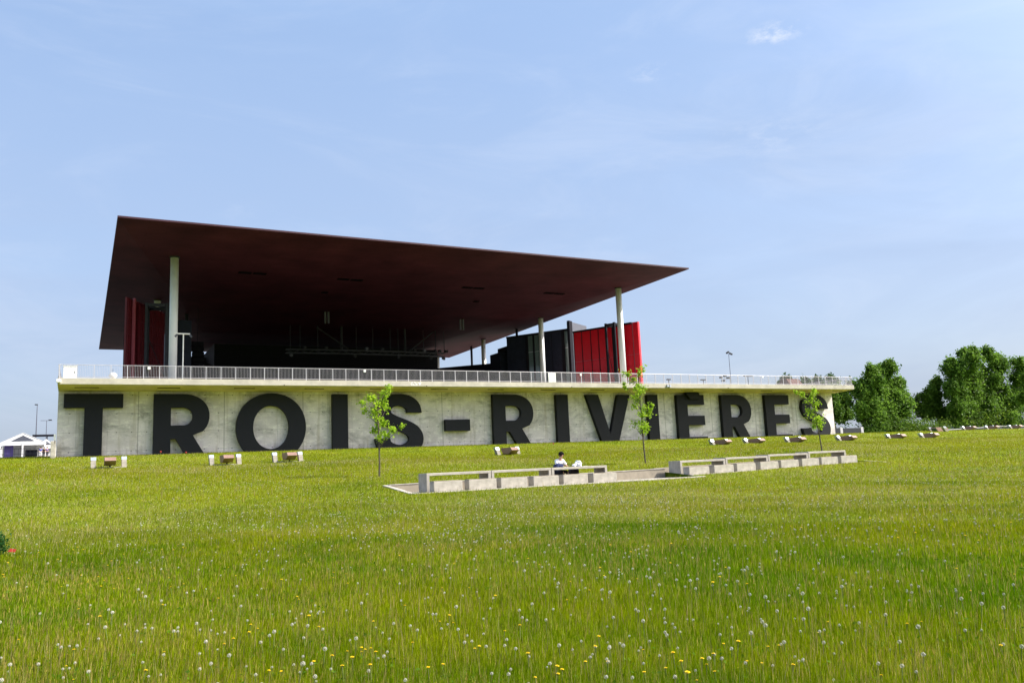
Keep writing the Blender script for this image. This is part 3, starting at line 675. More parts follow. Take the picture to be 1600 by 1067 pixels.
for off, dz in ((0, 0), (0.55, 0), (0, .5), (0.55, .5)):
    for a, b in zip(pts[:-1], pts[1:]): tr.bar((a, curve_y(a) + off, 18.25 + dz), (b, curve_y(b) + off, 18.25 + dz), 0.06, 5)
for k, (a, b) in enumerate(zip(pts[:-1], pts[1:])):
    z0, z1 = (18.25, 18.75) if k % 2 else (18.75, 18.25)
    tr.bar((a, curve_y(a), z0), (b, curve_y(b), z1), 0.022, 4); tr.bar((a, curve_y(a) + .55, z0), (b, curve_y(b) + .55, z1), 0.022, 4); tr.bar((a, curve_y(a), 18.25), (a, curve_y(a) + .55, 18.25), 0.022, 4)
part(tr, 'truss', MAT['fin'], rig)
for xs in (24.9, 26.2, 28.6, 31.9, 34.0, 36.4, 39.0, 40.2, 41.3, 44.2, 46.2, 47.6):
    part(MB().bar((xs, curve_y(xs) + .28, 18.7), (xs, curve_y(xs) + .28, soff_z(xs, 111) + .1), 0.055 if xs not in (31.9, 41.3) else 0.16, 6), 'hanger', MAT['darkgrey'], rig)
part(MB().bar((28.0, 110.2, 21.6), (32.3, 109.8, 18.6), 0.10, 6), 'brace', MAT['darkgrey'], rig); part(MB().bar((45.2, 110.6, 21.6), (41.2, 109.9, 18.6), 0.10, 6), 'brace', MAT['darkgrey'], rig)
for k, xs in enumerate([24.8, 26.6, 29.5, 33.5, 35.2, 37.5, 39.9, 42.5, 44.0, 45.0, 45.8, 46.5, 47.1, 47.6]):
    up = k % 3 != 0
    z_ = 19.05 if up else 17.95
    sp = MB().bar((xs, curve_y(xs) - .1, z_), (xs + .1, curve_y(xs) - .55, z_ - .12), 0.16, 10, 0.22); sp.bar((xs, curve_y(xs), z_), (xs, curve_y(xs), 18.7 if up else 18.3), 0.03, 5)
    part(sp, 'spotlight', MAT['darkgrey'] if k % 4 else MAT['fin'], rig)
# left tower block behind the left frame
o = MB().box(8.6, 97, 10, 10.6, 113, 19.4).build('speaker_tower', MAT['navy'], bevel=0.03); tag(o, 'dark blue black tower block behind the left white column', 'tower')
e = empty('hanging_speaker', (12.3, 104, 14), label='black speaker cluster hanging behind the left column', cat='speaker')
sp = MB()
for k in range(6): sp.box(11.4 + .05 * k, 104 + .06 * k, 17.6 - .62 * k, 12.75 + .05 * k, 104.7 + .06 * k, 18.15 - .62 * k)
part(sp, 'cabinets', MAT['dark'], e, 0.03); part(MB().bar((12.1, 104.3, 18.1), (12.1, 104.3, 22.3), 0.03, 5), 'cable', MAT['dark'], e)

# ------------------------------------------------------------------ great red doors (right wall, left wall)
def big_door(root, P, Q, side):
    """vertical slab from near edge P to far edge Q, 10 m high; side = sign of inner normal"""
    P = Vector((P[0], P[1], 10)); Q = Vector((Q[0], Q[1], 10)); d = (Q - P); Ln = d.length; d.normalize(); nrm = Vector((-d.y, d.x, 0)) * side
    Mx = Matrix((( d.x, nrm.x, 0, P.x), (d.y, nrm.y, 0, P.y), (0, 0, 1, 10), (0, 0, 0, 1)))
    return Mx, Ln
def place(mb, name, m, root, Mx, bevel=0.0):
    mb.v = [tuple(Mx @ Vector(v)) for v in mb.v]; return part(mb, name, m, root, bevel)
rd = empty('red_door', (63, 92, 10), label='tall glossy red panel wall swung open right of the canopy', cat='door wall')
Mx, Ln = big_door(rd, (65.05, 87.6), (60.75, 96.9), 1)
place(MB().box(0, -0.45, 0.05, Ln, -0.02, 9.95), 'door_leaf', MAT['red'], rd, Mx)
npn = 8
ws = [0.85, 1.75, 1.0, 1.45, 1.15, 1.25, 1.45]; ws.append(Ln - sum(ws) - 0.0)
xa = 0.0
for k in range(8):
    wdt = ws[k]
    place(MB().box(xa + .05, 0.0, 0.1, xa + wdt - .10, 0.05, 4.1).box(xa + .05, 0.0, 4.16, xa + wdt - .10, 0.05, 9.75), 'red_panel', MAT['red'], rd, Mx, 0.008)
    place(MB().box(xa + wdt - .10, -0.015, 0.05, xa + wdt - 0.0, 0.075, 9.85), 'mullion', MAT['dark'] if k else MAT['pink'], rd, Mx)
    place(MB().box(xa + .05, 0.008, 5.62, xa + wdt - .12, 0.065, 5.66), 'joint_line', MAT['pink'], rd, Mx)
    place(MB().box(xa + .05, 0.008, 2.98, xa + wdt - .12, 0.065, 3.01), 'joint_line', MAT['pink'], rd, Mx)
    xa += wdt
place(MB().box(0.85, 0.06, 1.75, Ln, 0.26, 2.0), 'lower_rail', MAT['dark'], rd, Mx)
place(MB().box(0.9, -.2, 9.76, Ln, 0.2, 9.98), 'head_rail', MAT['dark'], rd, Mx)
def frame(root, base, ang, L_, Wd, m):
    """steel box frame bracing a door: four posts, rails, diagonals"""
    Mx = Matrix.Translation(Vector((base[0], base[1], 10))) @ Matrix.Rotation(ang, 4, 'Z')
    for (a, b) in ((0, 0), (L_, 0), (0, Wd), (L_, Wd)):
        place(MB().box(a - .13, b - .13, 0, a + .13, b + .13, 9.9), 'frame_post', m, root, Mx)
    for z_ in (1.9, 9.7):
        mb = MB(); mb.box(0.17, -.1, z_ - .15, L_ - .17, .1, z_ + .15); mb.box(0.17, Wd - .1, z_ - .15, L_ - .17, Wd + .1, z_ + .15); mb.box(-.1, .17, z_ - .12, .1, Wd - .17, z_ + .12); mb.box(L_ - .1, .17, z_ - .12, L_ + .1, Wd - .17, z_ + .12)
        place(mb, 'frame_rail', m, root, Mx)
    mb = MB(); mb.bar((0, Wd, 9.6), (L_, 0, 9.6), .09, 6); mb.bar((0, 0, 9.6), (L_, Wd, 9.6), .09, 6); mb.bar((0.1, Wd, 6.5), (L_ - .1, Wd, 2.1), .04, 6)
    place(mb, 'frame_brace', m, root, Mx)
frame(rd, (61.95, 88.6), math.radians(24), 1.75, 1.3, MAT['dark'])
bd = empty('foyer_building', (62, 106, 10), label='black clad foyer building with narrow teal glass strips beside the canopy', cat='building')
def wall_line(root, a, b, z1, th, name, m):
    d = Vector((b[0] - a[0], b[1] - a[1], 0)); Ln = d.length; d.normalize(); n = Vector((d.y, -d.x, 0))
    Mx = Matrix(((d.x, n.x, 0, a[0]), (d.y, n.y, 0, a[1]), (0, 0, 1, 10), (0, 0, 0, 1)))
    return Mx, Ln
Mx, Ln = wall_line(bd, (63.34, 102.25), (57.7, 111.44), 11.5, 4, '', None)      # local x: near -> far ; local y>0 : away from terrace axis
s_ = 1
test = Mx @ Vector((0, 1, 0)); 
if test.x < 63.34: s_ = -1
place(MB().box(0, 0 if s_ > 0 else -6, 0, Ln, 6 if s_ > 0 else 0, 11.45), 'block', MAT['navy'], bd, Mx)
def onw(px_a, px_b, z0, z1, name, m, out_=0.05, root=bd):
    a0, a1 = px_a, px_b
    place(MB().box(a0, (-out_ if s_ > 0 else 0.003), z0, a1, (-0.003 if s_ > 0 else out_), z1), name, m, root, Mx)
onw(0, Ln, 11.2, 11.45, 'coping', MAT['dark'], 0.12)
onw(0.10, 0.75, 0, 11.1, 'glass_strip', MAT['glass'], 0.04); onw(0.75, 1.25, 0, 11.19, 'mullion', MAT['dark'], 0.10)
onw(5.05, 5.85, 0, 11.1, 'glass_strip', MAT['glass'], 0.04); onw(6.15, 6.95, 0, 11.1, 'glass_strip', MAT['glass'], 0.04)
onw(5.86, 6.14, 0, 11.19, 'mullion', MAT['dark'], 0.12); onw(4.75, 5.04, 0, 11.19, 'mullion', MAT['dark'], 0.12); onw(6.96, 7.4, 0, 11.19, 'mullion', MAT['dark'], 0.12)
for z_ in (3.2, 8.6):
    for a0, a1 in ((0.1, .75), (5.05, 5.85), (6.15, 6.95)): onw(a0, a1, z_, z_ + .06, 'transom', MAT['cap'], 0.06)
onw(2.9, 2.96, 0, 11.1, 'cladding_joint', MAT['dark'], 0.02)
place(MB().box(-0.45, -0.6, 0, -0.05, 0.35, 12.5) if s_ > 0 else MB().box(-.45, -.35, 0, -.05, .6, 12.5), 'corner_pier', MAT['dark'], bd, Mx)
fa = Vector((64.1, 102.6, 0)); fb = Vector((68.4, 105.2, 0)); fd = (fb - fa).normalized(); fn = Vector((-fd.y, fd.x, 0))
mb = MB(); base = [fa, fb, fb + fn * .8, fa + fn * .8]
mb.v = [(p.x, p.y, 10) for p in base] + [(p.x, p.y, 22.5) for p in base]; mb.f = [(0, 1, 5, 4), (1, 2, 6, 5), (2, 3, 7, 6), (3, 0, 4, 7), (4, 5, 6, 7), (3, 2, 1, 0)]
part(mb, 'fin_wall', MAT['fin'], bd)
part(MB().box(59.15, 113.3, 10, 62.6, 117.5, 20.5), 'service_box', MAT['dark'], bd)
part(MB().box(57.25, 112.9, 10, 59.1, 116.5, 19.3), 'service_box', MAT['navy'], bd)

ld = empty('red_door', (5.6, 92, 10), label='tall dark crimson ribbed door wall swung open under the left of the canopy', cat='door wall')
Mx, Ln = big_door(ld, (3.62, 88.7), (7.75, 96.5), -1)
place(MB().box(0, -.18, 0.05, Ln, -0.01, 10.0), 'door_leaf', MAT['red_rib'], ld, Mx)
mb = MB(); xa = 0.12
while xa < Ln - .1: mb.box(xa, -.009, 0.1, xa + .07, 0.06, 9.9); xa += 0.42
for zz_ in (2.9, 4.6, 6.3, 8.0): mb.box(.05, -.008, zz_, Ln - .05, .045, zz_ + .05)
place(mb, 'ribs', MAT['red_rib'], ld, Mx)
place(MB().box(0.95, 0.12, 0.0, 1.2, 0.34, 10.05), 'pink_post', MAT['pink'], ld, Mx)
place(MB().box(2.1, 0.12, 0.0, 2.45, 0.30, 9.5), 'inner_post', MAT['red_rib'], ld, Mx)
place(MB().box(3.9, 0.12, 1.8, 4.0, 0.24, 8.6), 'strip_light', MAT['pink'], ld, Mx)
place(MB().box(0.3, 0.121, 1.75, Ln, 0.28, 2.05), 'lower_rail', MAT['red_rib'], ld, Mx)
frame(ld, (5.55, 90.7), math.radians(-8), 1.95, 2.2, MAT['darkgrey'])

# ------------------------------------------------------------------ lamps on the terrace and masts behind
e = empty('terrace_lamp', (8.0, 79.6, 10), label='slim white double headed lamp post beside the left canopy column', cat='lamp post')
part(MB().bar((8.0, 79.6, 10), (8.0, 79.6, 14.9), 0.055, 10), 'pole', MAT['white'], e); part(MB().box(7.2, 79.45, 14.9, 8.55, 79.75, 14.98), 'crossbar', MAT['white'], e)
for s2 in (-1, 1): part(MB().bar((8 + s2 * .5, 79.6, 14.9), (8 + s2 * .7, 79.45, 14.65), 0.09, 8), 'lamp_head', MAT['fin'], e)
def t_lamp(x, y, zt, label, wide=1.0):
    e = empty('t_lamp', (x, y, 10), label=label, cat='lamp post')
    part(MB().bar((x, y, 10), (x, y, zt), 0.05, 8), 'pole', MAT['darkgrey'], e); part(MB().box(x - wide, y - .15, zt, x + wide, y + .15, zt + .14), 'lamp_head', MAT['darkgrey'], e)
    return e
t_lamp(85.9, 90, 13.15, 'dark T shaped lamp on the terrace near the right end, behind the rail', 0.75)
t_lamp(60.3, 76, 10.78, 'short dark stand on the terrace just right of the middle tree top', 0.22)
t_lamp(77.5, 90, 12.5, 'small dark fixture on the terrace left of the mast', 0.4)
e = empty('floodlight_mast', (128.5, 140, 4), label='tall thin mast topped with dark floodlights far behind the terrace', cat='mast')
part(MB().bar((128.5, 140, 4), (128.5, 140, 24.6), 0.10, 8, 0.05), 'pole', MAT['fin'], e)
for a, b in ((-.6, .1), (-.2, .3), (.3, 0), (.7, -.15)): part(MB().box(128.5 + a - .18, 139.7, 24.5 + b, 128.5 + a + .18, 140.0, 24.85 + b), 'lamp_head', MAT['darkgrey'], e)
e = empty('floodlight_mast', (99.6, 110, 4), label='mast behind the rail with three small drooping dark floodlights', cat='mast')
part(MB().bar((99.6, 110, 4), (99.6, 110, 15.5), 0.06, 8), 'pole', MAT['rail'], e)
for a, b in ((-.9, 0), (-.5, -.55), (.0, .3), (.7, -.05)): part(MB().box(99.6 + a - .25, 109.7, 15.3 + b, 99.6 + a + .25, 110.1, 15.6 + b), 'lamp_head', MAT['darkgrey'], e)

# ------------------------------------------------------------------ picnic terraces
def slab_poly(mb, x0, y0, x1, y1, z0a, z1a, z0b, z1b):
    """box whose heights change from x0 (a) to x1 (b)"""
    i = len(mb.v)
    mb.v += [(x0, y0, z0a), (x1, y0, z0b), (x1, y1, z0b), (x0, y1, z0a), (x0, y0, z1a), (x1, y0, z1b), (x1, y1, z1b), (x0, y1, z1a)]
    mb.f += [tuple(i + k for k in q) for q in ((0, 3, 2, 1), (4, 5, 6, 7), (0, 1, 5, 4), (1, 2, 6, 5), (2, 3, 7, 6), (3, 0, 4, 7))]
    return mb
pt = empty('picnic_terrace', (18, 30.8, 0.75), label='sunken paved picnic terrace with a concrete kerb cut into the grass', cat='terrace')
part(slab_poly(MB(), 11.02, 29.42, 24.88, 32.15, .45, .772, .45, .80), 'paving', MAT['gravel'], pt)
part(slab_poly(MB(), 10.90, 29.24, 24.9, 29.42, .4, .80, .4, .84), 'front_kerb', MAT['conc'], pt, .01)
mb = MB(); mb.prism([(29.24, .4), (32.35, .4), (32.35, 1.11), (29.24, .80)], 'x', 10.84, 11.06); part(mb, 'side_kerb', MAT['conc'], pt, .01)
part(slab_poly(MB(), 11.06, 32.15, 24.9, 32.34, .4, 1.09, .4, 1.20), 'retaining_wall', MAT['conc_brown'], pt)
part(slab_poly(MB(), 11.06, 32.13, 24.9, 32.36, 1.0905, 1.125, 1.2005, 1.235), 'coping', MAT['conc'], pt)
pt2 = empty('picnic_terrace', (31, 31.6, 0.9), label='second paved picnic terrace further right holding the longer table row', cat='terrace')
part(slab_poly(MB(), 24.9, 30.36, 37.3, 33.0, .5, .88, .6, 1.02), 'paving', MAT['gravel'], pt2)
part(slab_poly(MB(), 24.9, 30.2, 37.35, 30.36, .5, .90, .6, 1.05), 'front_kerb', MAT['conc'], pt2)
part(slab_poly(MB(), 24.9, 32.98, 37.35, 33.15, .5, 1.25, .6, 1.42), 'retaining_wall', MAT['conc_brown'], pt2)
part(MB().prism([(29.6, .9), (30.2, .9), (31.6, 1.0), (31.6, 1.18), (29.6, 1.02)], 'x', 37.35, 37.55), 'side_kerb', MAT['conc'], pt2)
def mk_table(L_):
    r = empty('picnic_table'); 
    MB().box(0, 0, .63, L_, .88, .73).build('tabletop', MAT['conc'], r, .008)
    for a in (0, L_ - .12): MB().box(a, .003, 0, a + .12, .877, .6295).build('leg', MAT['conc'], r, .006)
    return r
tproto = None
names = ['first concrete table slab from the left, at the open kerb corner', 'concrete table slab in the middle of the left row of three', 'concrete table slab where the person in white sits']
for i, xs in enumerate((11.98, 14.80, 17.62)):
    r = mk_table(2.79) if tproto is None else copy_tree(tproto)
    if tproto is None: tproto = r
    r.location = (xs, 30.4, .775); tag(r, names[i], 'table', 'concrete tables on the picnic terraces')
names = ['tallest looking near end table of the right row, next to the low brown wall', 'second table from the left in the right row of four', 'third table from the left in the right row of four', 'far right end table of the right row of four']
for i, xs in enumerate((24.92, 27.70, 30.48, 33.26)):
    r = copy_tree(tproto); r.location = (xs, 31.0, .83 + .055 * i); r.scale = (0.985, 1, 1); tag(r, names[i], 'table', 'concrete tables on the picnic terraces')
def mk_bench(L_):
    r = empty('bench_block'); MB().box(0, 0, 0, L_, .44, .385).build('block', MAT['conc'], r, .012); MB().box(.015, .02, .3855, L_ - .015, .42, .418).build('seat_board', MAT['conc_brown'], r, .004); return r
bproto = None
o1 = ['first bench block from the left, beside the kerb corner', 'second bench block from the left, under the first table end', 'third bench block from the left, below the middle table', 'fourth bench block from the left, below the middle table', 'bench block directly in front of the person in white', 'bench block at the right end of the left row, touching the brown wall']
for i, xs in enumerate((12.02, 13.50, 14.90, 16.38, 17.80, 19.27)):
    r = mk_bench(1.2) if bproto is None else copy_tree(bproto)
    if bproto is None: bproto = r
    r.location = (xs, 29.78, .785); tag(r, o1[i], 'bench', 'concrete bench blocks in front of the tables')
words = ['first', 'second', 'third', 'fourth', 'fifth', 'sixth', 'seventh', 'eighth']
for i, xs in enumerate((24.95, 26.45, 27.85, 29.35, 30.72, 32.15, 33.52, 34.95)):
    r = copy_tree(bproto); r.location = (xs, 30.42, .86 + .027 * i); r.scale = (1.0, 1, .95); tag(r, words[i] + ' bench block of the right row of eight, counted from the left', 'bench', 'concrete bench blocks in front of the tables')
# rear seat for the person
r = copy_tree(bproto); r.location = (18.0, 31.42, .80); r.scale = (1.1, .9, 1.0); tag(r, 'bench block behind the table, under the seated person in white', 'bench', 'concrete bench blocks in front of the tables')

# ------------------------------------------------------------------ seated person
def skin_obj(name, verts, edges, radii, m, parent, levels=2, root=0):
    me = bpy.data.meshes.new(name); me.from_pydata([tuple(v) for v in verts], edges, []); o = bpy.data.objects.new(name, me); COL.objects.link(o)
    md = o.modifiers.new('skin', 'SKIN'); md.use_smooth_shade = True
    sv = me.skin_vertices[0].data if me.skin_vertices else None
    if sv is None:
        bpy.context.view_layer.objects.active = o
        bm = bmesh.new(); bm.from_mesh(me); bm.verts.layers.skin.verify(); bm.to_mesh(me); bm.free(); sv = me.skin_vertices[0].data
    for k, r in enumerate(radii):
        sv[k].radius = r if isinstance(r, tuple) else (r, r); sv[k].use_root = (k == root)
    sb = o.modifiers.new('sub', 'SUBSURF'); sb.levels = levels; sb.render_levels = levels
    me.materials.append(m)
    if parent is not None: o.parent = parent
    return o
# local frame: +y away from camera; the figure faces -y, sits at table, head bowed; seat top z=0.42 above paving
per = empty('person', (18.62, 31.58, .80), rz=math.radians(10), label='person with short black hair and white shirt sitting bowed over a concrete table', cat='person')
V_ = [(0, 0, .52), (0, -.03, .70), (0, -.09, .90), (0, -.16, 1.02), (0, -.22, 1.10), (0, -.26, 1.17), (0, -.285, 1.245), (0, -.29, 1.30),
      (.17, -.12, .98), (.25, -.27, .78), (.12, -.48, .745), (.05, -.53, .745),
      (-.17, -.12, .98), (-.26, -.26, .78), (-.14, -.47, .745), (-.07, -.53, .745),
      (.10, -.05, .50), (.13, -.48, .50), (.13, -.50, .10), (.13, -.62, .05),
      (-.10, -.05, .50), (-.13, -.48, .50), (-.13, -.50, .10), (-.13, -.62, .05)]
E_ = [(0, 1), (1, 2), (2, 3), (3, 4), (4, 5), (5, 6), (6, 7), (3, 8), (8, 9), (9, 10), (10, 11), (3, 12), (12, 13), (13, 14), (14, 15), (0, 16), (16, 17), (17, 18), (18, 19), (0, 20), (20, 21), (21, 22), (22, 23)]
R_ = [(.13, .10), (.12, .09), (.14, .09), (.09, .08), .05, (.065, .075), (.078, .095), (.06, .07), .05, .038, .026, .022, .05, .038, .026, .022, .08, .06, .045, .03, .08, .06, .045, .03]
body = skin_obj('body', V_, E_, R_, MAT['skin'], per)
shirt = skin_obj('shirt', [(0, 0, .50), (0, -.03, .70), (0, -.09, .90), (0, -.145, 1.01), (0, -.17, 1.045), (.18, -.12, .98), (.235, -.22, .86), (.24, -.27, .80), (-.18, -.12, .98), (-.245, -.21, .86), (-.25, -.26, .80)],
                 [(0, 1), (1, 2), (2, 3), (3, 4), (3, 5), (5, 6), (6, 7), (3, 8), (8, 9), (9, 10)], [(.17, .135), (.165, .125), (.175, .12), (.12, .10), (.08, .08), .085, .068, .06, .085, .068, .06], MAT['shirt'], per)
trs = skin_obj('trousers', [(0, 0, .50), (.10, -.05, .50), (.13, -.46, .51), (.13, -.5, .14), (-.10, -.05, .50), (-.13, -.46, .51), (-.13, -.5, .14)], [(0, 1), (1, 2), (2, 3), (0, 4), (4, 5), (5, 6)], [(.16, .12), .10, .078, .06, .10, .078, .06], MAT['trouser'], per)
# face, hair
hc = Vector((0, -.285, 1.235))
hr = MB()
for k in range(150):
    a = random.random() * 6.283; t = math.acos(1 - random.random() * 1.25); d = Vector((math.sin(t) * math.cos(a), math.sin(t) * math.sin(a) + .25, math.cos(t)))
    if d.y < -0.55 and d.z < 0.25: continue
    d.normalize(); p = hc + Vector((d.x * .092, d.y * .105 + .012, d.z * .112 + .01)); hr.ball(p, .028 + random.random() * .014, 5, 4)
hr.ball(hc + Vector((0, .02, .02)), .098, 12, 9, 1.08)
hr.build('hair', MAT['hair'], per)
fc = MB(); fc.bar(hc + Vector((0, -.088, .0)), hc + Vector((0, -.11, -.028)), .012, 6, .016); fc.ball(hc + Vector((.095, .0, -.01)), .022, 6, 5); fc.ball(hc + Vector((-.095, .0, -.01)), .022, 6, 5)
fc.build('nose_and_ears', MAT['skin'], per, smooth=True)
ey = MB()
for s2 in (-1, 1): ey.ball(hc + Vector((s2 * .033, -.082, .008)), .011, 6, 5)
ey.build('eyes', MAT['hair'], per); MB().box(hc.x - .024, hc.y - .093, hc.z - .056, hc.x + .024, hc.y - .084, hc.z - .048).build('mouth', MAT['redflower'], per)
for s2, wx in ((1, .05), (-1, -.07)):
    hv = [(wx, -.53, .745), (wx - s2 * .02, -.575, .75)]; he = [(0, 1)]; hrad = [(.03, .016), (.032, .014)]
    for q, (ox, ln) in enumerate(((-.026, .06), (-.009, .072), (.009, .068), (.025, .052))):
        b = len(hv); hv += [(wx + ox - s2 * .02, -.60, .755), (wx + ox * 1.15 - s2 * .02, -.60 - ln * .55, .758), (wx + ox * 1.2 - s2 * .02, -.60 - ln, .745)]; he += [(1, b), (b, b + 1), (b + 1, b + 2)]; hrad += [.009, .0085, .0075]
    b = len(hv); hv += [(wx - s2 * .052, -.565, .75), (wx - s2 * .066, -.60, .746)]; he += [(0, b), (b, b + 1)]; hrad += [.010, .009]
    skin_obj('hand', hv, he, hrad, MAT['skin'], per, 1)

def lump(name, c, dims, m, label, cat, seed=1, n=3, squash=None):
    bm = bmesh.new(); bmesh.ops.create_icosphere(bm, subdivisions=n, radius=1.0); rr = random.Random(seed)
    ph = [rr.random() * 6 for _ in range(6)]
    for v in bm.verts:
        q = v.co; k = 1 + .16 * math.sin(5 * q.x + ph[0]) * math.cos(4 * q.y + ph[1]) + .12 * math.sin(9 * q.z + ph[2] + 5 * q.x) + .06 * math.sin(17 * q.y + 13 * q.x + ph[3])
        v.co = Vector((q.x * dims[0] * k, q.y * dims[1] * k, max(q.z * k, -.55) * dims[2]))
    me = bpy.data.meshes.new(name); bm.to_mesh(me); bm.free(); me.materials.append(m); o = bpy.data.objects.new(name, me); COL.objects.link(o); o.location = c
    return tag(o, label, cat)
TT = 1.505
lump('plastic_bag', (19.22, 30.85, TT + .10), (.17, .13, .17), MAT['plastic'], 'crumpled white plastic bag standing on the table beside the person', 'bag', 3)
lump('plastic_wrapper', (18.98, 30.80, TT + .045), (.10, .09, .07), MAT['plastic'], 'low white wrapper on the table between the person and the bag', 'wrapper', 5)
o = MB().box(-.22, -.15, 0, .22, .15, .012).build('open_notebook', MAT['darkgrey'], bevel=.003); o.location = (18.92, 30.60, TT); tag(o, 'thin dark notebook lying flat on the table in front of the white bag', 'notebook')
o = MB().box(-.14, -.1, 0, .14, .1, .006).build('paper_sheet', MAT['white']); o.location = (19.32, 30.56, TT); o.rotation_euler = (0, 0, .2); tag(o, 'white paper sheet on the table right of the white bag', 'paper')
lump('folded_jacket', (18.22, 30.85, TT + .06), (.23, .16, .12), MAT['bluecloth'], 'folded navy blue jacket on the table left of the person', 'jacket', 8)
e = empty('backpack', (19.35, 31.45, 1.0), label='black backpack on the ground under the table right of the person', cat='backpack')
part(MB().box(19.12, 31.3, .80, 19.55, 31.6, 1.42), 'main_pocket', MAT['trouser'], e, .05); part(MB().box(19.18, 31.2, .83, 19.49, 31.30, 1.10), 'front_pocket', MAT['trouser'], e, .03)

# ------------------------------------------------------------------ wall washer units on the slope
def mk_unit():
    r = empty('ground_uplighter')
    for a in (0, 1.87):
        MB().prism([(0, -.25), (.44, -.25), (.95, .52), (.52, .52)], 'x', a, a + .31).build('post', MAT['post_conc'], r, .008)
        MB().prism([(.515, .523), (.955, .523), (1.08, .74), (.655, .74)], 'x', a - .012, a + .322).build('steel_cap', MAT['cap'], r, .008)
    MB().box(.31, .1, -.1, 1.87, .38, .045).build('base_beam', MAT['conc'], r)
    h = MB().prism([(-.52, .68), (-.80, .44), (-.12, .14), (.85, .16), (1.25, .60), (1.2, .68)], 'x', .80, 1.50).build('lamp_housing', MAT['rust'], r, .01)
    MB().prism([(1.24, .58), (.86, .18), (.90, .15), (1.29, .57)], 'x', .84, 1.46).build('lens', MAT['glass'], h)
    MB().bar((1.15, .2, .04), (1.15, .2, .2), .05, 8).build('stem', MAT['dark'], r)
    return r
uproto = mk_unit()
units = [(.62, 62, 0, 'under the T, leftmost on the slope'), (8.14, 62, 0, 'between the first R and the O'), (12.57, 62, 0, 'on the slope below the O'), (30.75, 61.6, 0, 'alone on the slope below the hyphen'),
         (54.2, 63, 0, 'below the accented E, first of the right string'), (58.6, 63, 0, 'below the R between the letters E'), (64.3, 63, 0, 'below the plain E, left of the rightmost young tree'), (71.9, 63, 0, 'right of the wall end, before the dark fence'),
         (79.9, 63, 0, 'on the crest below the first big tree'), (85.6, 63, 0, 'on the crest left of the broadside housing'), (107.9, 74.6, 90, 'turned broadside on the crest, showing its long brown flank'),
         (122.6, 82, 0, 'at far right below the big tree, first of the last three'), (128.4, 82, 0, 'at far right, middle of the last three'), (134.6, 82, 0, 'at the far right edge of the photo')]
for i, (ux, uy, rz, wh) in enumerate(units):
    r = uproto if i == 0 else copy_tree(uproto)
    zz = float(ground(ux + 1, uy + .2)) + (.02 if ux < 20 else -.08)
    if uy == 63: zz = 2.70; ux += .95
    r.location = (ux, uy, zz); r.rotation_euler = (0, 0, math.radians(rz)); tag(r, 'steel capped ground uplighter ' + wh, 'uplighter', 'wall uplighters on the slope')
    if rz: r.scale = (1.2, 1.35, 1.2); r.location.z = 3.7
    if uy == 82: r.location.z = 4.12

# ------------------------------------------------------------------ trees
def leaves(name, centers, radii, per_clump, size, cols, parent, flat=1.0, seed=0, droop=0.3):
    g = np.random.default_rng(seed); C = np.repeat(np.array(centers, float), per_clump, 0); Rr = np.repeat(np.array(radii, float).reshape(len(centers), -1) * np.ones((1, 3)), per_clump, 0); n = len(C)
    d = g.normal(size=(n, 3)); dn = np.linalg.norm(d, axis=1)[:, None]; rad = np.minimum(dn[:, 0] ** 1.35 * .42, 1.9); d /= dn
    P = C + d * rad[:, None] * Rr * np.array([1, 1, flat])
    nr = d * 0.6 + g.normal(size=(n, 3)) * .7 + np.array([0, 0, .5]); nr /= np.linalg.norm(nr, axis=1)[:, None]
    u = np.cross(nr, g.normal(size=(n, 3))); u /= np.linalg.norm(u, axis=1)[:, None]; v = np.cross(nr, u)
    s_ = size * (0.6 + .8 * g.random(n))[:, None]
    Q = np.stack([P - u * s_, P + v * s_ * .62 + nr * s_ * .12, P + u * s_, P - v * s_ * .62 + nr * s_ * .12], 1)
    F = np.arange(n * 4).reshape(n, 4)
    t = g.random(n)[:, None]; cc = np.repeat(g.random(len(centers)), per_clump)[:, None]
    wgt = np.clip(.55 * t + .45 * cc, 0, 1)
    c = np.array(cols[0]) * (1 - wgt) + np.array(cols[1]) * wgt
    me = np_mesh(name, Q.reshape(-1, 3), F, [MAT['leaf']], np.repeat(c, 4, 0))
    o = bpy.data.objects.new(name, me); COL.objects.link(o)
    if parent is not None: o.parent = parent
    return o
def limb_path(mb, pts, r0, r1, n=7):
    for k in range(len(pts) - 1):
        a = k / (len(pts) - 1); b = (k + 1) / (len(pts) - 1); mb.bar(pts[k], pts[k + 1], r0 + (r1 - r0) * a, n, r0 + (r1 - r0) * b)
def young_tree(base, clumps, H, label, seed, trunk_top, lean=(0, 0)):
    """clumps: (dx, height, radius) in metres beside the stem"""
    r = empty('young_tree', base, label=label, cat='tree', group='young trees on the slope'); rr = random.Random(seed)
    tr = MB(); pts = [Vector((lean[0] * k / 6 + rr.uniform(-.02, .02), 0, trunk_top * k / 6 - .1 * (k == 0))) for k in range(7)]; limb_path(tr, pts, .045, .02)
    tr.build('trunk', MAT['bark'], r)
    li = MB(); cen = []; rad = []
    for dx, h, cr in clumps:
        dy = rr.uniform(-.5, .5) * (.6 + abs(dx)); c = Vector((dx, dy, h)); kk = max(.25, min(.97, (h - .55 - .4 * abs(dx)) / trunk_top)); st_ = Vector((lean[0] * kk, 0, trunk_top * kk)) 
        mid = st_.lerp(c, .5) + Vector((0, 0, -.05)); limb_path(li, [st_, mid, c], .016, .006, 5)
        for q in range(3): cen.append(c + Vector((rr.uniform(-.55, .55) * cr, rr.uniform(-.6, .6) * cr, rr.uniform(-.5, .5) * cr))); rad.append(cr * rr.uniform(.8, 1.25))
    li.build('branches', MAT['bark'], r)
    leaves('crown', cen, rad, 22, .062, [(.16, .29, .012), (.42, .58, .045)], r, seed=seed)
    return r
def px2(cx, cy, bx, by, k): return ((cx - bx) * k, (by - cy) * k)
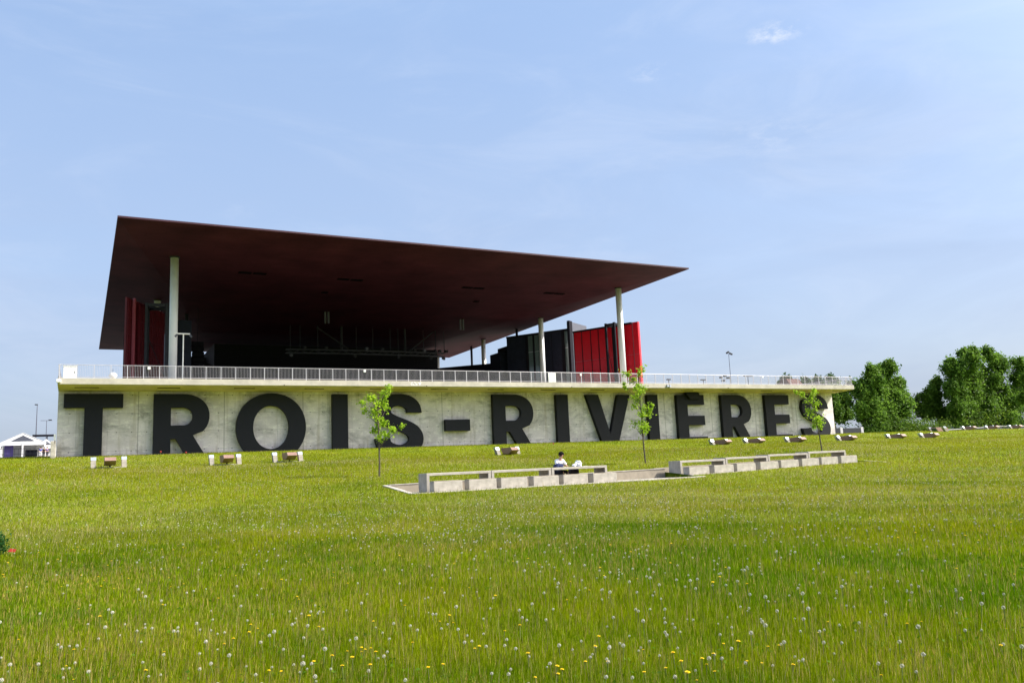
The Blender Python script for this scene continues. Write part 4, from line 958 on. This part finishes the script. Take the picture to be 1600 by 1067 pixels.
def clumps_px(lst, bx, by, k): return [((x_ - bx) * k * 1.0, (by - y_) * k, rr_ * k) for x_, y_, rr_ in lst]
k1 = 4.41 / 145
t1 = [(611, 606, 6), (606, 613, 6), (603, 621, 6), (597, 628, 7), (590, 634, 6), (575, 622, 6), (569, 630, 5), (580, 624, 5), (576, 640, 5), (583, 645, 6), (592, 641, 6), (605, 632, 5), (613, 634, 5), (590, 652, 6), (600, 656, 6), (594, 664, 7), (603, 663, 5), (587, 674, 5), (598, 676, 6), (610, 674, 5), (618, 670, 5), (624, 668, 3), (595, 684, 6), (606, 681, 5)]
young_tree((12.6, 38, float(ground(12.6, 38))), clumps_px(t1, 593, 745, k1), 4.4, 'young maple with bright green leaves in front of the first S, leftmost of three', 21, 3.9)
k2 = 5.43 / 150
t2 = [(1010, 580, 6), (1005, 586, 4), (989, 582, 5), (985, 587, 3), (1002, 594, 5), (1003, 604, 4), (975, 602, 3), (982, 608, 3), (990, 611, 3), (999, 614, 6), (1006, 610, 5), (998, 624, 6), (1005, 626, 6), (1003, 634, 5), (1008, 621, 4), (1006, 642, 5), (1012, 646, 5), (1018, 645, 5), (1023, 635, 4), (1016, 651, 4), (1003, 652, 4), (996, 665, 6), (1004, 662, 6), (1012, 665, 6), (1017, 668, 4), (1003, 671, 6), (1010, 674, 5), (996, 670, 4)]
young_tree((28.1, 38, float(ground(28.1, 38))), clumps_px(t2, 1008.5, 725, k2), 5.4, 'tall slim young maple reaching over the rail, middle one of three', 22, 4.9, (-.1, 0))
k3 = 3.9 / 95
t3 = [(1266, 611, 4), (1263, 616, 4), (1251, 612, 3), (1257, 615, 3), (1268, 620, 4), (1272, 627, 4), (1284, 615, 4), (1288, 611, 3), (1281, 623, 4), (1278, 631, 4), (1270, 634, 4), (1272, 642, 5), (1279, 640, 4), (1275, 649, 5), (1283, 652, 4), (1278, 657, 5), (1271, 655, 4), (1284, 659, 4), (1276, 664, 5), (1282, 666, 4), (1272, 668, 3)]
young_tree((42.0, 38, float(ground(42.0, 38))), clumps_px(t3, 1284, 708, k3), 4, 'young maple with narrow crown in front of the last S, rightmost of three', 23, 3.6, (-.35, 0))

wx, wy, wr = scatter(1500, 5, 45, -8, 64); kk = (fbm(wx, wy, .28, 140) > .5) & ~in_rec(wx, wy, .4)
wx, wy, wr = wx[kk], wy[kk], wr[kk]; wz = ground(wx, wy) + .015
wd = leaves('broadleaf_weeds', np.stack([wx, wy, wz], -1), np.stack([.13 + .006 * wr, .13 + .006 * wr, .05 + 0 * wr], -1), 30, .019, [(.05, .13, .004), (.13, .24, .008)], None, seed=91)
tag(wd, 'low patches of darker broad leaved weeds scattered through the meadow', 'weeds', kind='stuff')
def big_tree(base, H, Wd, label, seed, lobes, cols=((.045, .11, .012), (.19, .32, .042)), leafn=26000, size=.21, group='broad trees beyond the field'):
    r = empty('broadleaf_tree', base, label=label, cat='tree', group=group); rr = random.Random(seed)
    tr = MB(); limb_path(tr, [Vector((0, 0, -.6)), Vector((.1, 0, H * .22)), Vector((-.1, .1, H * .42)), Vector((.05, 0, H * .7))], Wd * .028 + .1, .1, 9); tr.build('trunk', MAT['bark'], r)
    li = MB(); cen = []; rad = []
    for lx, lz, lr in lobes:
        st_ = Vector((0, 0, H * min(.62, .18 + .4 * lz / H))); c = Vector((lx, rr.uniform(-.3, .3) * Wd * .3, lz)); limb_path(li, [st_, st_.lerp(c, .5) + Vector((0, 0, .2)), c], .10, .025, 6)
        nk = max(5, int(lr * lr * 3.4))
        for q in range(nk):
            d = Vector((rr.gauss(0, 1), rr.gauss(0, 1), rr.gauss(0, 1))).normalized() * lr * rr.random() ** .4
            cen.append(c + Vector((d.x, d.y * 1.1, d.z))); q_ = rr.uniform(.5, 1.25) * min(1.3, .35 + lr * .45); rad.append((q_ * 1.1, q_ * 1.1, q_ * 1.1))
        for q in range(6):
            a = rr.uniform(0, 6.283); d = Vector((math.cos(a), rr.uniform(-.5, .5), abs(math.sin(a)) * .9 + .1 if rr.random() < .7 else math.sin(a))) * lr * rr.uniform(1.15, 1.55)
            cen.append(c + d); q_ = rr.uniform(.3, .55); rad.append((q_, q_, q_ * 1.5))
    li.build('limbs', MAT['bark'], r)
    pc = max(10, leafn // len(cen)); leaves('crown', cen, rad, pc, size, cols, r, seed=seed)
    return r
G = lambda x, y: float(ground(x, y))
def lob(lst, bx, by, y_depth, basex):
    """lobes given as picture offsets turned into metres on the plane of the tree"""
    o_ = []
    for x_, y__, rr_ in lst:
        P = np.array([0, 0, 1.6]) + sky_dir(x_, y__) * (y_depth / sky_dir(x_, y__)[1]); d_ = P @ cf
        o_.append((P[0] - basex, P[2] - 4.1, rr_ * d_ / f_px))
    return o_
D1 = 99
big_tree((120.2, D1, G(120, D1)), 12.5, 14, 'broad dark green tree just right of the podium, first of the large ones', 31,
         lob([(1356, 594, 12), (1388, 588, 12), (1388, 578, 6), (1345, 612, 13), (1370, 612, 16), (1400, 612, 14), (1410, 604, 8), (1350, 636, 14), (1375, 636, 16), (1402, 632, 13), (1415, 622, 7), (1360, 655, 13), (1385, 655, 14), (1408, 646, 8), (1338, 645, 6)], 0, 0, D1, 120.2), leafn=62000)
big_tree((151.5, D1, G(150, D1)), 14.5, 22, 'largest dark green tree with two rounded tops near the right edge', 32,
         lob([(1508, 566, 11), (1522, 560, 8), (1535, 560, 7), (1492, 582, 12), (1515, 585, 16), (1560, 575, 12), (1572, 568, 9), (1580, 582, 12), (1545, 592, 16), (1500, 605, 15), (1525, 612, 17), (1560, 608, 17), (1586, 606, 13), (1485, 612, 8), (1510, 635, 16), (1540, 636, 18), (1570, 634, 17), (1592, 628, 12), (1490, 645, 13), (1520, 655, 12), (1555, 655, 13)], 0, 0, D1, 151.5), leafn=110000)
big_tree((133, D1 + 4, G(133, D1)), 8.0, 8, 'small loose tree standing between the two large ones', 33,
         lob([(1462, 603, 6), (1459, 612, 5), (1447, 622, 8), (1462, 628, 9), (1440, 634, 8), (1455, 642, 9), (1470, 640, 8), (1444, 650, 8), (1462, 652, 8), (1474, 652, 6)], 0, 0, D1 + 4, 133), leafn=22000, cols=((.06, .13, .012), (.17, .27, .035)))
big_tree((112, D1 + 10, G(112, D1)), 9.0, 7, 'tree partly hidden behind the right end of the concrete wall', 34,
         lob([(1298, 618, 7), (1312, 615, 6), (1300, 632, 10), (1314, 634, 8), (1304, 648, 9), (1318, 625, 5), (1298, 660, 7), (1322, 650, 5), (1316, 655, 4)], 0, 0, D1 + 10, 112), leafn=22000)
big_tree((162, 88, G(162, 88)), 12, 8, 'green tree cut by the right edge of the photo', 35,
         lob([(1612, 592, 10), (1615, 612, 14), (1600, 625, 7), (1620, 640, 14)], 0, 0, 88, 162), leafn=8000, cols=((.07, .14, .012), (.17, .27, .035)))
def bush(name, base, lobes, label, seed, cols, n, size=.16, cat='bush', group=None):
    r = empty(name, base, label=label, cat=cat, group=group)
    rr = random.Random(seed); st_ = MB()
    for l in lobes: limb_path(st_, [Vector((l[0] * .2, 0, -.2)), Vector((l[0], l[1], l[2]))], .05, .015, 5)
    st_.build('stems', MAT['bark'], r)
    leaves('foliage', [(l[0], l[1], l[2]) for l in lobes], [l[3] for l in lobes], n, size, cols, r, seed=seed); return r
YG = ((.10, .19, .015), (.24, .34, .03))
bush('bush', (150.0, 98.2, 4.2), [(-4, 0, .7, 1.1), (-2.5, 0, 1.0, 1.3), (0, 0, 1.2, 1.6), (2, 0, 1.5, 1.8), (4, 0, 1.8, 2), (6, 0, 2.2, 2.1), (8.4, 0, 2.6, 2.3)], 'bright yellow green bushes at the foot of the largest tree', 41, YG, 900)
bush('bush', (131, 97, 4.2), [(-5.5, 0, .7, 1.2), (-3, 0, 1.0, 1.4), (-1, 0, 1.1, 1.5), (1.5, 0, 1.0, 1.4), (4, 0, .9, 1.3), (6.5, 1, .8, 1.3), (9, 1, .9, 1.4)], 'low green bush belt under the small loose tree', 42, ((.04, .09, .012), (.16, .24, .03)), 900)
bush('bush', (107, 100, 4.2), [(-3, 0, .8, 1.3), (0, 0, 1.1, 1.5), (3, 0, .9, 1.4)], 'dark bush behind the end of the concrete wall', 43, ((.03, .07, .01), (.09, .16, .02)), 700)
bush('bush', (124.5, 97.5, 4.2), [(-5.5, 0, .8, 1.5), (-3.5, 0, 1.2, 1.8), (-1, 0, 1.4, 1.9), (1.5, 0, 1.4, 1.9), (4, 0, 1.1, 1.7), (6, 0, .9, 1.4)], 'dense green undergrowth around the trunk of the first large tree', 44, ((.04, .095, .012), (.13, .22, .03)), 900)
bush('bush', (157, 98, 4.2), [(-11, 0, 1.0, 1.6), (-8, 0, 1.6, 2.0), (-5, 0, 2.0, 2.3), (-2, 0, 2.0, 2.3), (1, 0, 2.0, 2.3), (4, 0, 2.0, 2.3), (7, 0, 2.0, 2.3)], 'dark undergrowth beneath the largest tree', 45, ((.035, .085, .012), (.10, .18, .025)), 900)
# distant wood across the river: one mass
g = np.random.default_rng(5); cen = [(x_, 350 + g.normal() * 12, 6 + 9 * g.random()) for x_ in np.arange(180, 900, 3.2)]
fw = empty('far_wood'); 
fo = leaves('far_wood', cen, [4.5] * len(cen), 130, .9, ((.05, .10, .06), (.09, .15, .08)), None, seed=6); bpy.data.objects.remove(fw); fo.name = 'far_wood'; tag(fo, 'low dark wood along the horizon beyond the field', 'wood', kind='stuff')
# small trees showing over the terrace behind the rail
for i, (x_, y_, h_, lab) in enumerate([(145.2, 140, 15.6, 'left of the brown roof'), (151.4, 140, 15.2, 'right of the brown roof'), (156, 140, 15.6, 'the middle small one'), (159.8, 140, 15.9, 'nearest the right end of the rail')]):
    big_tree((x_, y_, 4.2), h_, 7, 'grey green tree top seen through the rail, ' + lab, 60 + i, [(0, h_ - 1.2, .7), (-.8, h_ - 2.2, .8), (.8, h_ - 2.4, .8), (0, h_ - 4.5, 1.4), (.3, h_ - 7.5, 1.5)], leafn=3500, size=.32, cols=((.05, .09, .04), (.10, .16, .06)), group='tree tops behind the rail')
e = empty('house', (138, 130, 4.2), label='house with a brown roof showing over the terrace behind the rail', cat='house')
part(MB().box(136.0, 130, 4, 139.3, 133, 16.6), 'wall', MAT['slab'], e); part(MB().prism([(129.7, 16.6), (133.3, 16.6), (132.2, 18.0), (130.8, 18.0)], 'x', 135.8, 139.6), 'roof', MAT['roofbrown'], e)

# dark fence right of the podium, low pale wall further right
e = empty('dark_fence', (98, 84, 4.2), label='low dark grey panel fence right of the podium end', cat='fence')
part(MB().box(95.0, 84, 3.4, 96.9, 84.15, 5.12), 'panel', MAT['darkgrey'], e, .02); part(MB().box(97.6, 84, 3.4, 101.2, 84.15, 5.08), 'panel', MAT['darkgrey'], e, .02); part(MB().box(92.0, 84, 3.4, 94.9, 84.15, 5.12), 'panel', MAT['darkgrey'], e, .02)
for x_ in (96.95, 101.25): part(MB().box(x_, 83.98, 3.4, x_ + .5, 84.17, 5.2), 'post', MAT['rail'], e)
e = empty('low_wall', (145, 95, 4.1), label='long low pale blue grey wall behind the crest at far right', cat='wall')
part(slab_poly(MB(), 134, 95.2, 153, 95.5, 3.9, 4.66, 3.9, 5.12), 'wall', MAT['fin'], e); part(slab_poly(MB(), 133.9, 95.1, 153.1, 95.6, 4.663, 4.80, 5.123, 5.28), 'coping', MAT['rail'], e)
part(slab_poly(MB(), 153.1, 95.2, 166, 95.5, 3.9, 5.1, 3.9, 5.0), 'wall', MAT['fin'], e); part(slab_poly(MB(), 153.1, 95.1, 166, 95.6, 5.103, 5.25, 5.003, 5.15), 'coping', MAT['rail'], e)

# ------------------------------------------------------------------ left background: tents, hut, gantry, masts, people
def tent(xc, y0, wd, dp, eave, ridge, label, base=4.2):
    r = empty('marquee', (xc, y0, base), label=label, cat='tent', group='white marquees left of the podium')
    h = wd / 2; rf = MB()
    rf.v = [(-h, 0, eave), (h, 0, eave), (h, dp, eave), (-h, dp, eave), (0, 0, ridge), (0, dp, ridge)]; rf.f = [(0, 4, 5, 3), (4, 1, 2, 5)]
    o = rf.build('roof', MAT['white'], r); md = o.modifiers.new('s', 'SOLIDIFY'); md.thickness = .06
    MB().poly([(-h * .98, .05, eave + .02), (h * .98, .05, eave + .02), (0, .05, ridge - .05)]).poly([(-h * .98, .08, eave + .02), (0, .08, ridge - .05), (h * .98, .08, eave + .02)]).build('gable', MAT['white'], r)
    MB().poly([(-h * .52, .0, eave + .25), (h * .52, .0, eave + .25), (0, .0, eave + (ridge - eave) * .72)]).build('gable_window', MAT['fin'], r)
    MB().box(-h, -.04, eave - .5, h, .02, eave + .0).build('valance', MAT['white'], r)
    for px_ in (-h + .1, 0, h - .1): MB().box(px_ - .13, -.1, -.2, px_ + .13, .1, eave - .02).build('leg', MAT['white'], r)
    for px_ in (-h + .1, h - .1): MB().box(px_ - .1, dp - .1, -.2, px_ + .1, dp + .1, eave - .02).build('leg', MAT['white'], r)
    MB().box(-h + .2, dp - .2, 0, h - .2, dp - .15, eave).build('back_wall', MAT['clear'], r)
    return r
tent(-9.4, 175, 7.3, 8, 2.72, 4.5, 'white gabled marquee with a grey triangular window at the left', 7.2)
tent(-17.2, 179, 7.6, 10, 2.6, 4.3, 'white marquee cut off by the left edge of the photo', 7.2)
tent(-5.9, 182, 3.2, 4, 2.3, 3.6, 'small white pointed tent next to the concrete hut', 7.2)
o = MB().box(-12.3, 176, 7.4, -10.9, 176.2, 9.6).build('banner', MAT['purple'], bevel=.01); tag(o, 'purple and blue banner standing inside the gabled marquee', 'banner')
o = MB().box(-9.0, 176, 7.4, -7.1, 177, 8.6).build('dark_counter', MAT['dark'], bevel=.02); tag(o, 'black counter inside the gabled marquee on its right side', 'counter')
e = empty('park_railing', (-11, 171, 7.4), label='thin dark railing in front of the white marquees', cat='railing')
mb = MB(); mb.bar((-20, 171, 8.65), (-6.6, 171, 8.65), .04, 6); mb.bar((-20, 171, 7.7), (-6.6, 171, 7.7), .03, 6); part(mb, 'rails', MAT['darkgrey'], e)
mb = MB(); x_ = -20
while x_ < -6.6: mb.bar((x_, 171, 7.4), (x_, 171, 8.65), .02, 5); x_ += .6
tag(part(mb, 'pickets', MAT['darkgrey'], e), kind='stuff')
e = empty('concrete_hut', (-2.0, 75, 3.9), label='narrow pale concrete box beside the left end of the podium', cat='hut')
part(MB().box(-2.12, 74.8, 3.6, -1.77, 75.6, 5.22), 'body', MAT['conc'], e, .02); part(MB().box(-1.93, 74.9, 5.223, -1.79, 75.2, 5.76), 'white_box', MAT['white'], e); part(MB().box(-1.86, 74.8, 5.0, -1.80, 74.9, 5.25), 'bracket', MAT['dark'], e)
e = empty('gantry_sign', (-6.2, 185, 7.2), label='dark horizontal gantry beam behind the marquee and the hut', cat='gantry')
part(MB().box(-8.4, 185, 11.45, -4.6, 185.5, 11.85), 'beam', MAT['dark'], e); part(MB().bar((-5.9, 185.2, 7), (-5.9, 185.2, 11.5), .1, 8), 'leg', MAT['darkgrey'], e)
e = empty('street_lamp', (-8.1, 190, 7.2), label='tall thin grey pole with a small dark top at the far left', cat='street lamp')
part(MB().bar((-8.0, 190, 7.2), (-8.0, 190, 18.0), .13, 8, .06), 'pole', MAT['fin'], e); part(MB().box(-8.45, 189.9, 18.0, -7.9, 190.2, 18.2), 'lamp_head', MAT['darkgrey'], e)
e = empty('street_lamp', (-6.3, 192, 7.2), label='street lamp with two short arms between the marquee and the podium', cat='street lamp')
part(MB().bar((-6.3, 192, 7.2), (-6.3, 192, 15.0), .08, 8, .05), 'pole', MAT['fin'], e); part(MB().box(-7.4, 191.95, 15.0, -5.3, 192.05, 15.08), 'arm', MAT['fin'], e); part(MB().box(-6.0, 191.9, 15.1, -5.4, 192.1, 15.25), 'lamp_head', MAT['darkgrey'], e)
def far_person(x_, y_, label, topm, pants, rz=0.0):
    r = empty('person', (x_, y_, 7.2), rz, label=label, cat='person')
    V_ = [(0, 0, .92), (0, 0, 1.15), (0, 0, 1.36), (0, 0, 1.5), (0, -.02, 1.6), (0, -.02, 1.68), (.19, 0, 1.38), (.24, 0, 1.12), (.22, -.12, .9), (.21, -.15, .82), (-.19, 0, 1.38), (-.24, 0, 1.12), (-.22, -.1, .9), (-.21, -.13, .82), (.1, 0, .86), (.11, 0, .48), (.11, .02, .08), (.11, -.12, .04), (-.1, 0, .86), (-.11, 0, .48), (-.11, .02, .08), (-.11, -.12, .04)]
    E_ = [(0, 1), (1, 2), (2, 3), (3, 4), (4, 5), (2, 6), (6, 7), (7, 8), (8, 9), (2, 10), (10, 11), (11, 12), (12, 13), (0, 14), (14, 15), (15, 16), (16, 17), (0, 18), (18, 19), (19, 20), (20, 21)]
    skin_obj('body', V_, E_, [(.14, .1), (.13, .1), (.14, .1), .05, (.08, .1), .07, .055, .045, .03, .03, .055, .045, .03, .03, .09, .06, .04, .035, .09, .06, .04, .035], MAT['skin'], r, 1)
    skin_obj('shirt', [(0, 0, .9), (0, 0, 1.15), (0, 0, 1.38), (.2, 0, 1.38), (.24, 0, 1.16), (-.2, 0, 1.38), (-.24, 0, 1.16)], [(0, 1), (1, 2), (2, 3), (3, 4), (2, 5), (5, 6)], [(.18, .14), (.16, .13), (.16, .12), .08, .07, .08, .07], topm, r, 1)
    skin_obj('trousers', [(0, 0, .9), (.1, 0, .84), (.11, 0, .48), (.11, .02, .12), (-.1, 0, .84), (-.11, 0, .48), (-.11, .02, .12)], [(0, 1), (1, 2), (2, 3), (0, 4), (4, 5), (5, 6)], [(.16, .12), .11, .08, .065, .11, .08, .065], pants, r, 1)
    MB().ball((0, .01, 1.66), .115, 10, 8, 1.1).build('hair', MAT['hair'], r, smooth=True)
    return r
far_person(-6.45, 173, 'person in a blue and white top standing by the marquee', MAT['bluepeople'], MAT['white'])
far_person(-5.45, 173.5, 'person in a mauve top standing beside the concrete hut', MAT['purple'], MAT['trouser'], .6)
far_person(-5.95, 174.5, 'person in dark clothes between the two other people', MAT['trouser'], MAT['trouser'], -.5)

# ------------------------------------------------------------------ small things in the grass
zb = G(-1.3, 18.2)
bush('shrub', (-1.40, 18.2, zb), [(0, 0, .20, .15), (.08, .05, .30, .13), (-.15, .1, .28, .16), (.10, -.05, .16, .12), (-.08, 0, .38, .12)], 'small dark green shrub at the left edge of the meadow', 71, ((.015, .06, .012), (.04, .13, .03)), 420, .026, 'shrub')
e = empty('red_marker', (-1.06, 18.0, zb), label='small bright red flag lying tilted in the grass beside the dark shrub', cat='marker')
mb = MB(); q4 = [(-1.13, 18.0, zb + .10), (-1.01, 18.0, zb + .08), (-.99, 18.01, zb + .13), (-1.09, 18.01, zb + .155)]; mb.v = q4 + [(x_, y_ + .01, z_) for x_, y_, z_ in q4]
mb.f = [(0, 1, 2, 3), (7, 6, 5, 4), (0, 4, 5, 1), (1, 5, 6, 2), (2, 6, 7, 3), (3, 7, 4, 0)]; part(mb, 'flag', MAT['redflower'], e); part(MB().bar((-1.12, 18.005, zb - .02), (-1.12, 18.005, zb + .17), .004, 5), 'stake', MAT['bark'], e)
for i, (x_, y_, lab) in enumerate([(40.9, 70, 'on the crest below the letters I and V'), (5.8, 73.5, 'at the foot of the first R'), (7.6, 72.2, 'just right of the foot of the first R')]):
    z_ = G(x_, y_); e = empty('red_flower', (x_, y_, z_), label='single red flower in the grass ' + lab, cat='flower')
    part(MB().bar((x_, y_, z_), (x_, y_, z_ + .32), .01, 5), 'stem', MAT['stem'], e); part(MB().ball((x_, y_, z_ + .35), .07, 8, 6, 1.1), 'petals', MAT['redflower'], e)
print('objects', len(bpy.data.objects))
